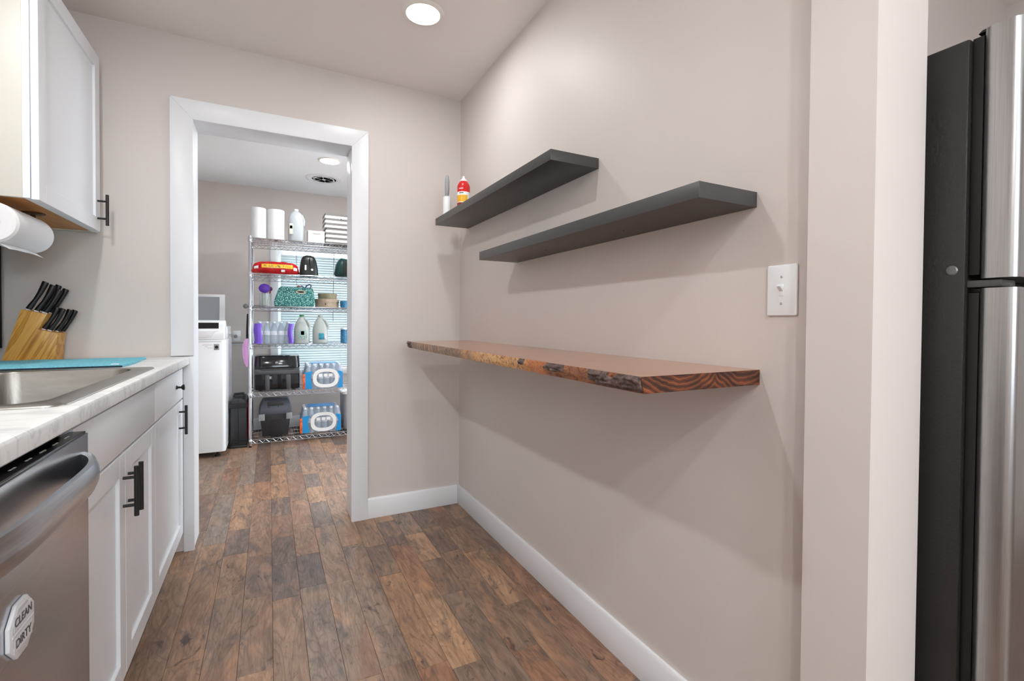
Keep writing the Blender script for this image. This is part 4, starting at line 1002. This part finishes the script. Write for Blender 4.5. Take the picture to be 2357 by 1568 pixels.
# --- fourth shelf: purple pack, two jugs
M['clearfilm'] = glassy('clear shrink film', (214, 222, 236), .12, .22); M['bottle'] = glassy('clear water bottle', (186, 200, 212), .1, .4)
M['pfilm'] = glassy('violet film', (118, 76, 206), .2, .75); M['capw'] = plain('white cap', (232, 234, 238), .4)
M['bfilm'] = glassy('blue film', (30, 150, 216), .2, .82); M['wfilm'] = plain('white film print', (230, 230, 228), .35)
M['orange'] = plain('orange print', (206, 90, 40), .4, var=.5, vscale=50); M['dk_lab'] = plain('bottle label', (214, 216, 222), .5, var=.2, vscale=60)
bottle_me = {}
def bottle_pack(name, x0, x1, y0, y1, z, h, nx, ny, label, film, ring, cat='water pack'):
    o = thing(name, ((x0+x1)/2, (y0+y1)/2, z), label, cat)
    dx, dy = (x1-x0)/nx, (y1-y0)/ny; r = min(dx, dy)/2*.97
    proto = None; lproto = None; cproto = None
    for j in range(ny):
        for i in range(nx):
            cx, cy = x0+dx*(i+.5), y0+dy*(j+.5)
            if proto is None:
                proto = MB().lathe([(r*.85, .001), (r, .008), (r*.97, h*.2), (r, h*.3), (r, h*.62), (r*.8, h*.76), (r*.42, h*.89), (r*.40, h*.93)], (cx, cy, z), 12).build('bottle', 'bottle', o, smooth=True)
                lproto = MB().lathe([(r*1.012, h*.40), (r*1.012, h*.58)], (cx, cy, z), 12).build('bottle_label', 'dk_lab', proto, smooth=True)
                cproto = MB().lathe([(r*.46, h*.93), (r*.46, h*.985), (r*.4, h*.995), (0, h*.995)], (cx, cy, z), 12).build('cap', 'capw', proto, smooth=True)
                c0 = Vector((cx, cy, 0))
            else:
                d_ = Vector((cx, cy, 0))-c0
                p2 = proto.copy(); C.objects.link(p2); p2.parent = o; p2.location = d_
                for s_ in (lproto, cproto): q = s_.copy(); C.objects.link(q); q.parent = p2
    # film: an open rounded sleeve around the bottles
    fz = z+h*.8
    pr = rrect(x0-.004, x1+.004, y0-.004, y1+.004, r*.9, 5); pt = rrect(x0+.012, x1-.012, y0+.012, y1-.012, r*.9, 5); L = len(pr)
    b_ = MB()
    for q, zz in ((pr, z+.001), (pr, z+h*.70), (pt, z+h*1.005)): b_.v += [(a, c_, zz) for a, c_ in q]
    for i in range(2):
        for k in range(L): b_.f.append((i*L+k, i*L+(k+1) % L, (i+1)*L+(k+1) % L, (i+1)*L+k))
    b_.f.append(tuple(2*L+k for k in range(L)))
    wrap = b_.build('shrink_wrap', 'clearfilm', o, smooth=True)
    return o, wrap
def film_patch(wrap, pts, y, mat, name, th=.0015): return MB().prism(pts, 'y', y-th, y).build(name, mat, wrap)
pk, wr_ = bottle_pack('water_pack', -1.135, -.850, 2.015, 2.24, T[2], .200, 5, 4, 'violet-wrapped pack of small water bottles on the fourth shelf', None, None)
for (xa, xb, wob) in ((-1.150, -1.088, 0), (-.880, -.838, 1)):
    b_ = MB().grid(lambda u, v_: (xa+(xb-xa)*u + (.004*math.sin(v_*7+wob)), 2.006-.012*math.sin(PI*u)+.0*v_, T[2]+.004+.178*v_), 8, 12)
    nt = len(b_.v); b_.v += [(x, y+.004, z) for x, y, z in b_.v]; b_.f += [tuple(i+nt for i in reversed(q)) for q in list(b_.f)]
    b_.build('violet_band', 'pfilm', wr_, smooth=True)
jug(-.763, 2.07, T[2], .146, .262, 'cloudy plastic jug with a green cap on the fourth shelf', 'milky2', 'green_cap', [(-.45, .52, .16, .46, 'pale_lab'), (-.18, .22, .30, .44, 'cream_lab')])
jug(-.605, 2.07, T[2], .146, .262, 'cloudy plastic jug with a teal sticker and no coloured cap', 'milky2', 'milky2', [(-.25, .35, .14, .36, 'teal_lab'), (.40, .72, .14, .30, 'dk_lab')])
bc = thing('blue_canister', (-.395, 2.06, T[2]), 'tall blue canister at the right end of the fourth shelf', 'canister')
MB().lathe([(.028, 0), (.031, .004), (.031, .125), (.028, .13)], (-.395, 2.06, T[2]), 20).build('can', 'blue_b', bc, smooth=True)
MB().lathe([(.030, .128), (.030, .14), (.026, .143), (0, .143)], (-.395, 2.06, T[2]), 20).build('lid', 'capw', bc, smooth=True)
# items out of plain sight but seen as edges: hanging hook
# --- fifth shelf: air fryer and water pack
M['af'] = plain('black satin plastic', (24, 24, 26), .4); M['af_gloss'] = plain('glossy black panel', (14, 17, 22), .08); M['af_band'] = plain('dark grey band', (70, 71, 74), .45)
z5 = T[1]
af = thing('air_fryer', (-.966, 2.16, z5), 'black two-drawer air fryer on the fifth shelf', 'air fryer')
MB().prism(rrect(-1.150, -.782, 2.03, 2.33, .05, 6), 'z', z5+.012, z5+.205).build('body', 'af', af, bevel=.006)
b_ = MB(); o_ = rrect(-1.150, -.780, 2.028, 2.33, .05, 6); i_ = rrect(-1.146, -.784, 2.050, 2.33, .05, 6); L = len(o_)
for q, zz in ((o_, z5+.205), (o_, z5+.225), (i_, z5+.308), (rrect(-1.136, -.794, 2.062, 2.32, .045, 6), z5+.315)): b_.v += [(a, c_, zz) for a, c_ in q]
for i in range(3):
    for k in range(L): b_.f.append((i*L+k, i*L+(k+1) % L, (i+1)*L+(k+1) % L, (i+1)*L+k))
b_.f += [tuple(3*L+k for k in range(L)), tuple(reversed(range(L)))]
b_.build('top_housing', 'af_gloss', af, smooth=True)
MB().prism([(-1.146, z5+.20), (-1.146, z5+.15), (-.786, z5+.15), (-.786, z5+.20), (-.82, z5+.196), (-.84, z5+.185), (-1.09, z5+.185), (-1.11, z5+.196)], 'y', 2.024, 2.04).build('front_band', 'af_band', af, bevel=.003)
for (xa, xb) in ((-1.062, -1.028), (-.892, -.858)):
    MB().prism([(xa, z5+.012), (xb, z5+.012), (xb-.002, z5+.146), (xa-.004, z5+.146)], 'y', 2.006, 2.03).build('drawer_handle', 'af_band', af, bevel=.004)
for (xa, xb) in ((-1.140, -.968), (-.964, -.792)):
    MB().box(xa, xb, 2.0255, 2.032, z5+.016, z5+.147).build('drawer_front', 'af_gloss', af, bevel=.003)
MB().lathe([(0, -.001), (.012, -.001), (.012, .003)], (-.972, 2.0345, z5+.252), 16, 'y').build('logo_mark', 'grey_p', af)
for (xa) in (-1.10, -.83): MB().lathe([(.015, 0), (.015, .013)], (xa, 2.08, z5), 10).build('foot', 'rubber', af)
def oval_pack(z, x0, x1, label):
    o, wr2 = bottle_pack('water_pack', x0+.01, x1-.008, 2.02, 2.27, z, .232, 6, 4, label, None, None)
    yf = 2.0155
    xc = (x0+x1)/2+.018
    zc = z+.098
    ro = [(xc+.112*math.copysign(abs(math.cos(a))**.75, math.cos(a)), zc+.088*math.copysign(abs(math.sin(a))**.75, math.sin(a))) for a in [2*PI*i/40 for i in range(40)]]
    ri = [(xc+.080*math.copysign(abs(math.cos(a))**.75, math.cos(a)), zc+.058*math.copysign(abs(math.sin(a))**.75, math.sin(a))) for a in [2*PI*i/40 for i in range(40)]]
    b_ = MB(); n = 40
    for q, y in ((ro, yf-.0025), (ri, yf-.0025), (ro, yf-.0005), (ri, yf-.0005)): b_.v += [(a, y, c_) for a, c_ in q]
    for k in range(n):
        k2 = (k+1) % n; b_.f += [(k, k2, n+k2, n+k), (2*n+k, 3*n+k, 3*n+k2, 2*n+k2), (k, 2*n+k, 2*n+k2, k2), (n+k, n+k2, 3*n+k2, 3*n+k)]
    b_.build('white_ring', 'wfilm', wr2, smooth=True)
    # blue film around the ring: left and right panels
    film_patch(wr2, [(x0+.006, z+.004), (x0+.075, z+.004), (x0+.060, z+.10), (x0+.075, z+.165), (x0+.03, z+.158), (x0+.01, z+.15)], yf, 'bfilm', 'blue_panel')
    film_patch(wr2, [(x1-.006, z+.004), (x1-.055, z+.004), (x1-.028, z+.10), (x1-.055, z+.165), (x1-.02, z+.158), (x1-.006, z+.15)], yf, 'bfilm', 'blue_panel')
    MB().box(x0-.008, x0+.014, 2.012, 2.022, z+.004, z+.140).build('orange_strip', 'orange', wr2, bevel=.002)
    MB().box(x0+.004, x0+.007, 2.03, 2.26, z+.004, z+.16).build('blue_side', 'bfilm', wr2)
    MB().prism(rrect(x0+.06, x1-.05, 2.06, 2.23, .03, 4), 'z', z+.2335, z+.2350).build('blue_top', 'bfilm', wr2)
    for i in range(3): MB().box(xc-.062+.044*i, xc-.030+.044*i, yf-.0015, yf, zc+.012, zc+.040).build('print_block', 'wfilm', wr2)
    return o
oval_pack(T[1], -.752, -.405, 'blue-wrapped water bottle pack beside the black air fryer')
# --- bottom shelf: toolbox, water pack, bin
M['tb_body'] = plain('black toolbox plastic', (38, 39, 42), .5); M['tb_lid'] = plain('charcoal lid plastic', (62, 66, 76), .45); M['latch'] = plain('grey latch', (150, 154, 156), .5)
z6 = T[0]
tx = thing('toolbox', (-.98, 2.14, z6), 'black plastic toolbox with grey latches on the bottom shelf', 'toolbox')
b_ = MB()
b_.v = [(-1.085, 2.045, z6), (-.880, 2.045, z6), (-.880, 2.25, z6), (-1.085, 2.25, z6), (-1.108, 2.025, z6+.205), (-.856, 2.025, z6+.205), (-.856, 2.27, z6+.205), (-1.108, 2.27, z6+.205)]
b_.f = [(0, 3, 2, 1), (4, 5, 6, 7), (0, 1, 5, 4), (1, 2, 6, 5), (2, 3, 7, 6), (3, 0, 4, 7)]
b_.build('body', 'tb_body', tx, bevel=.006)
b_ = MB(); L0 = rrect(-1.114, -.850, 2.018, 2.276, .015, 3); L1 = rrect(-1.112, -.852, 2.020, 2.274, .015, 3); L2 = rrect(-1.088, -.872, 2.06, 2.24, .015, 3); n = len(L0)
for q, zz in ((L0, z6+.200), (L0, z6+.212), (L1, z6+.252), (L2, z6+.318), (rrect(-1.080, -.880, 2.07, 2.23, .012, 3), z6+.325)): b_.v += [(a, c_, zz) for a, c_ in q]
for i in range(4):
    for k in range(n): b_.f.append((i*n+k, i*n+(k+1) % n, (i+1)*n+(k+1) % n, (i+1)*n+k))
b_.f += [tuple(4*n+k for k in range(n)), tuple(reversed(range(n)))]
ld = b_.build('lid', 'tb_lid', tx, smooth=True)
box('handle_recess', 'tb_body', (-1.045, -.915, 2.032, 2.05, z6+.268, z6+.312), ld, .004)
MB().tube([(-1.04, 2.03, z6+.268), (-1.0, 2.026, z6+.240), (-.97, 2.026, z6+.240), (-.955, 2.03, z6+.268)], .005, 8).build('thumb_catch', 'tb_body', ld, smooth=True)
box('lid_sticker', 'latch', (-.975, -.935, 2.044, 2.052, z6+.285, z6+.305), ld, .001)
for xa in (-1.116, -.896):
    lt = box('latch', 'latch', (xa, xa+.048, 2.004, 2.03, z6+.150, z6+.205), tx, .003)
    for k in range(4): box('latch_rib', 'latch', (xa+.006+k*.010, xa+.011+k*.010, 2.001, 2.005, z6+.153, z6+.202), lt)
box('front_recess', 'gap', (-1.025, -.935, 2.0275, 2.040, z6+.03, z6+.150), tx, .002)
oval_pack(T[0], -.776, -.420, 'blue-wrapped water bottle pack on the bottom shelf beside the toolbox')
M['gbin'] = plain('grey bin plastic', (150, 150, 156), .5)
gb = thing('storage_bin', (-.28, 2.2, T[0]), 'tall grey bin with white rim at the right of the bottom shelf', 'bin')
b_ = MB(); b_.prism(rrect(-.395, -.10, 2.05, 2.36, .03, 4), 'z', T[0], T[0]+.335).build('tub', 'gbin', gb, bevel=.004)
MB().prism(rrect(-.41, -.085, 2.035, 2.375, .035, 4), 'z', T[0]+.335, T[0]+.355).build('rim', 'white_bin', gb, bevel=.004)
# --- small things seen through the top shelf
# --- pink board hanging at the post
M['pink'] = plain('pink plastic', (206, 150, 200), .5)
pb = thing('pink_dustpan', (-1.222, 2.03, .69), 'pink rounded dustpan hanging beside the rack post', 'dustpan')
MB().prism([(-1.205, .945), (-1.225, .93), (-1.241, .88), (-1.238, .81), (-1.226, .735), (-1.210, .70), (-1.200, .695), (-1.197, .70), (-1.197, .945)], 'y', 2.02, 2.16).build('pan', 'pink', pb, bevel=.006)
MB().tube([(-1.203, 2.05, .94), (-1.203, 2.05, 1.04), (-1.20, 2.05, 1.16)], [.010, .008, .006], 8).build('handle', 'gap', pb, smooth=True)
# --- grey clip with cord at the post, third shelf
hk = thing('rack_knob', (-1.205, 1.985, 1.195), 'small round dark grey knob hanging on the rack post', 'knob')
MB().lathe([(0, -.012), (.016, -.010), (.020, 0), (.016, .006), (0, .008)], (-1.212, 1.965, 1.225), 16, 'y').build('disc', plain('dark grey knob', (92, 90, 90), .4), hk, smooth=True)
MB().tube([(-1.212, 1.970, 1.225), (-1.195, 1.985, 1.225)], .004, 6).build('stem', 'gap', hk, smooth=True)
# --- black case on the floor
cs = thing('tool_case', (-1.265, 2.13, 0), 'tall black plastic tool case standing on the floor by the washer', 'tool case')
MB().prism(rrect(-1.330, -1.206, 1.99, 2.34, .012, 3), 'z', .022, .345).build('body', 'tb_body', cs, bevel=.003)
MB().prism([(-1.336, .345), (-1.200, .345), (-1.202, .385), (-1.218, .415), (-1.245, .430), (-1.290, .430), (-1.322, .415), (-1.334, .385)], 'y', 1.985, 2.345).build('lid', 'tb_body', cs, bevel=.005)
for z in (.352, .362, .372, .382): box('lid_rib', 'af', (-1.337, -1.199, 1.9825, 1.987, z, z+.005), cs)
box('seam', 'gap', (-1.272, -1.268, 1.9835, 1.9900, .03, .428), cs)
for z in (.03, .045, .06): box('base_rib', 'af', (-1.333, -1.203, 1.987, 1.992, z, z+.008), cs)
box('base', 'tb_body', (-1.332, -1.204, 1.985, 2.345, 0, .024), cs, .003)
MB().tube([(-1.305, 2.10, .43), (-1.30, 2.10, .455), (-1.235, 2.10, .458), (-1.228, 2.10, .43)], .011, 8).build('handle', 'af', cs, smooth=True)
rs = thing('red_tray', (-1.1945, 2.15, .06), 'thin red tray tucked between the black case and the rack', 'tray')
MB().prism(rrect(2.02, 2.28, .06, .40, .02, 3), 'x', -1.1980, -1.1915).build('sheet', plain('red board', (150, 30, 40), .5), rs, bevel=.001)

# --- washer
M['enamel'] = plain('white enamel', (236, 237, 238), .22); M['enamel_g'] = plain('grey lid glass', (150, 154, 158), .2)
WX_0, WX_1, WY_0, WY_1 = -2.05, -1.345, 1.735, 2.46
wm = thing('washing_machine', ((WX_0+WX_1)/2, 2.1, 0), 'white top-loading washing machine with black control display', 'washing machine')
MB().prism(rrect(WX_0, WX_1, WY_0, WY_1, .028, 5), 'z', .045, .945).build('cabinet', 'enamel', wm, bevel=.004)
for xa in (WX_0+.06, WX_1-.06):
    for ya in (WY_0+.06, WY_1-.06): MB().lathe([(.02, 0), (.02, .012), (.012, .016), (.012, .05)], (xa, ya, 0), 12).build('foot', 'rubber', wm, smooth=True)
# front console: rounded hood over the front, leaning back
pr = [(WY_0+.006, .945), (WY_0+.002, 1.00), (WY_0+.012, 1.075), (WY_0+.045, 1.100), (WY_0+.14, 1.105), (WY_0+.20, 1.06), (WY_0+.22, .945)]
MB().prism([(a, b2) for a, b2 in pr], 'x', WX_0+.004, WX_1-.006).build('console', 'enamel', wm, bevel=.010, seg=3)
MB().prism([(WY_0+.22, .945), (WY_0+.20, 1.05), (WY_1-.03, 1.05), (WY_1-.02, .945)], 'x', WX_0+.004, WX_1-.006).build('top_deck', 'enamel', wm, bevel=.008)
# display on the console front (slightly proud)
MB().prism([(WY_0+.0045, 1.036), (WY_0+.0125, 1.083), (WY_0+.018, 1.083), (WY_0+.012, 1.036)], 'x', -1.96, -1.392).build('display', plain('black display', (16, 16, 18), .15), wm)
# lid standing open behind
ldw = MB().prism([(WY_1-.10, 1.05), (WY_1-.05, 1.05), (WY_1-.02, 1.34), (WY_1-.05, 1.34)], 'x', WX_0+.05, -1.395).build('lid', 'enamel', wm, bevel=.006)
MB().prism([(WY_1-.094, 1.09), (WY_1-.088, 1.09), (WY_1-.064, 1.315), (WY_1-.068, 1.315)], 'x', WX_0+.09, -1.437).build('lid_window', 'enamel_g', ldw)
# pull recess shape and front seam
MB().prism([(-1.99, .965), (-1.44, .965), (-1.425, .985), (-1.41, 1.010), (-1.385, 1.022), (-1.99, 1.022)], 'y', WY_0-.006, WY_0+.012).build('pull_cover', 'enamel', wm, bevel=.003)
box('seam_line', 'grey_p', (WX_0+.01, WX_1-.03, WY_0-.0006, WY_0+.004, .930, .933), wm)
lg = box('logo_badge', 'grey_p', (-1.424, -1.388, WY_0-.0014, WY_0, .865, .912), wm, .0004)
MB().lathe([(0, -.0008), (.012, -.0008), (.012, 0)], (-1.406, WY_0-.0014, .888), 16, 'y').build('logo_ring', 'gap', lg)
for z, (xa, xb) in ((.904, (-1.50, -1.435)), (.892, (-1.485, -1.47)), (.880, (-1.47, -1.435))): box('print_line', 'screw', (xa, xb, WY_0-.0006, WY_0, z, z+.004), wm)
# outlet and supply pipe on the laundry wall
ol = thing('wall_outlet', (-1.31, YL-.004, .93), 'white wall outlet box with a grey plug behind the washer', 'outlet')
box('plate', 'plate', (-1.350, -1.283, YL-.006, YL, .900, 1.000), ol, .002)
MB().lathe([(.014, 0), (.016, -.004), (.016, -.024), (.008, -.03)], (-1.325, YL-.006, .945), 12, 'y').build('plug', 'grey_p', ol, smooth=True)
rail = thing('wall_ledge', (-1.27, YL-.02, .86), 'narrow grey ledge strip along the laundry wall behind the rack', 'ledge')
box('strip', 'grey_p', (-1.40, -1.16, YL-.022, YL-.0005, .862, .886), rail, .002)
box('lip', 'screw', (-1.40, -1.16, YL-.026, YL-.022, .858, .870), rail, .001)
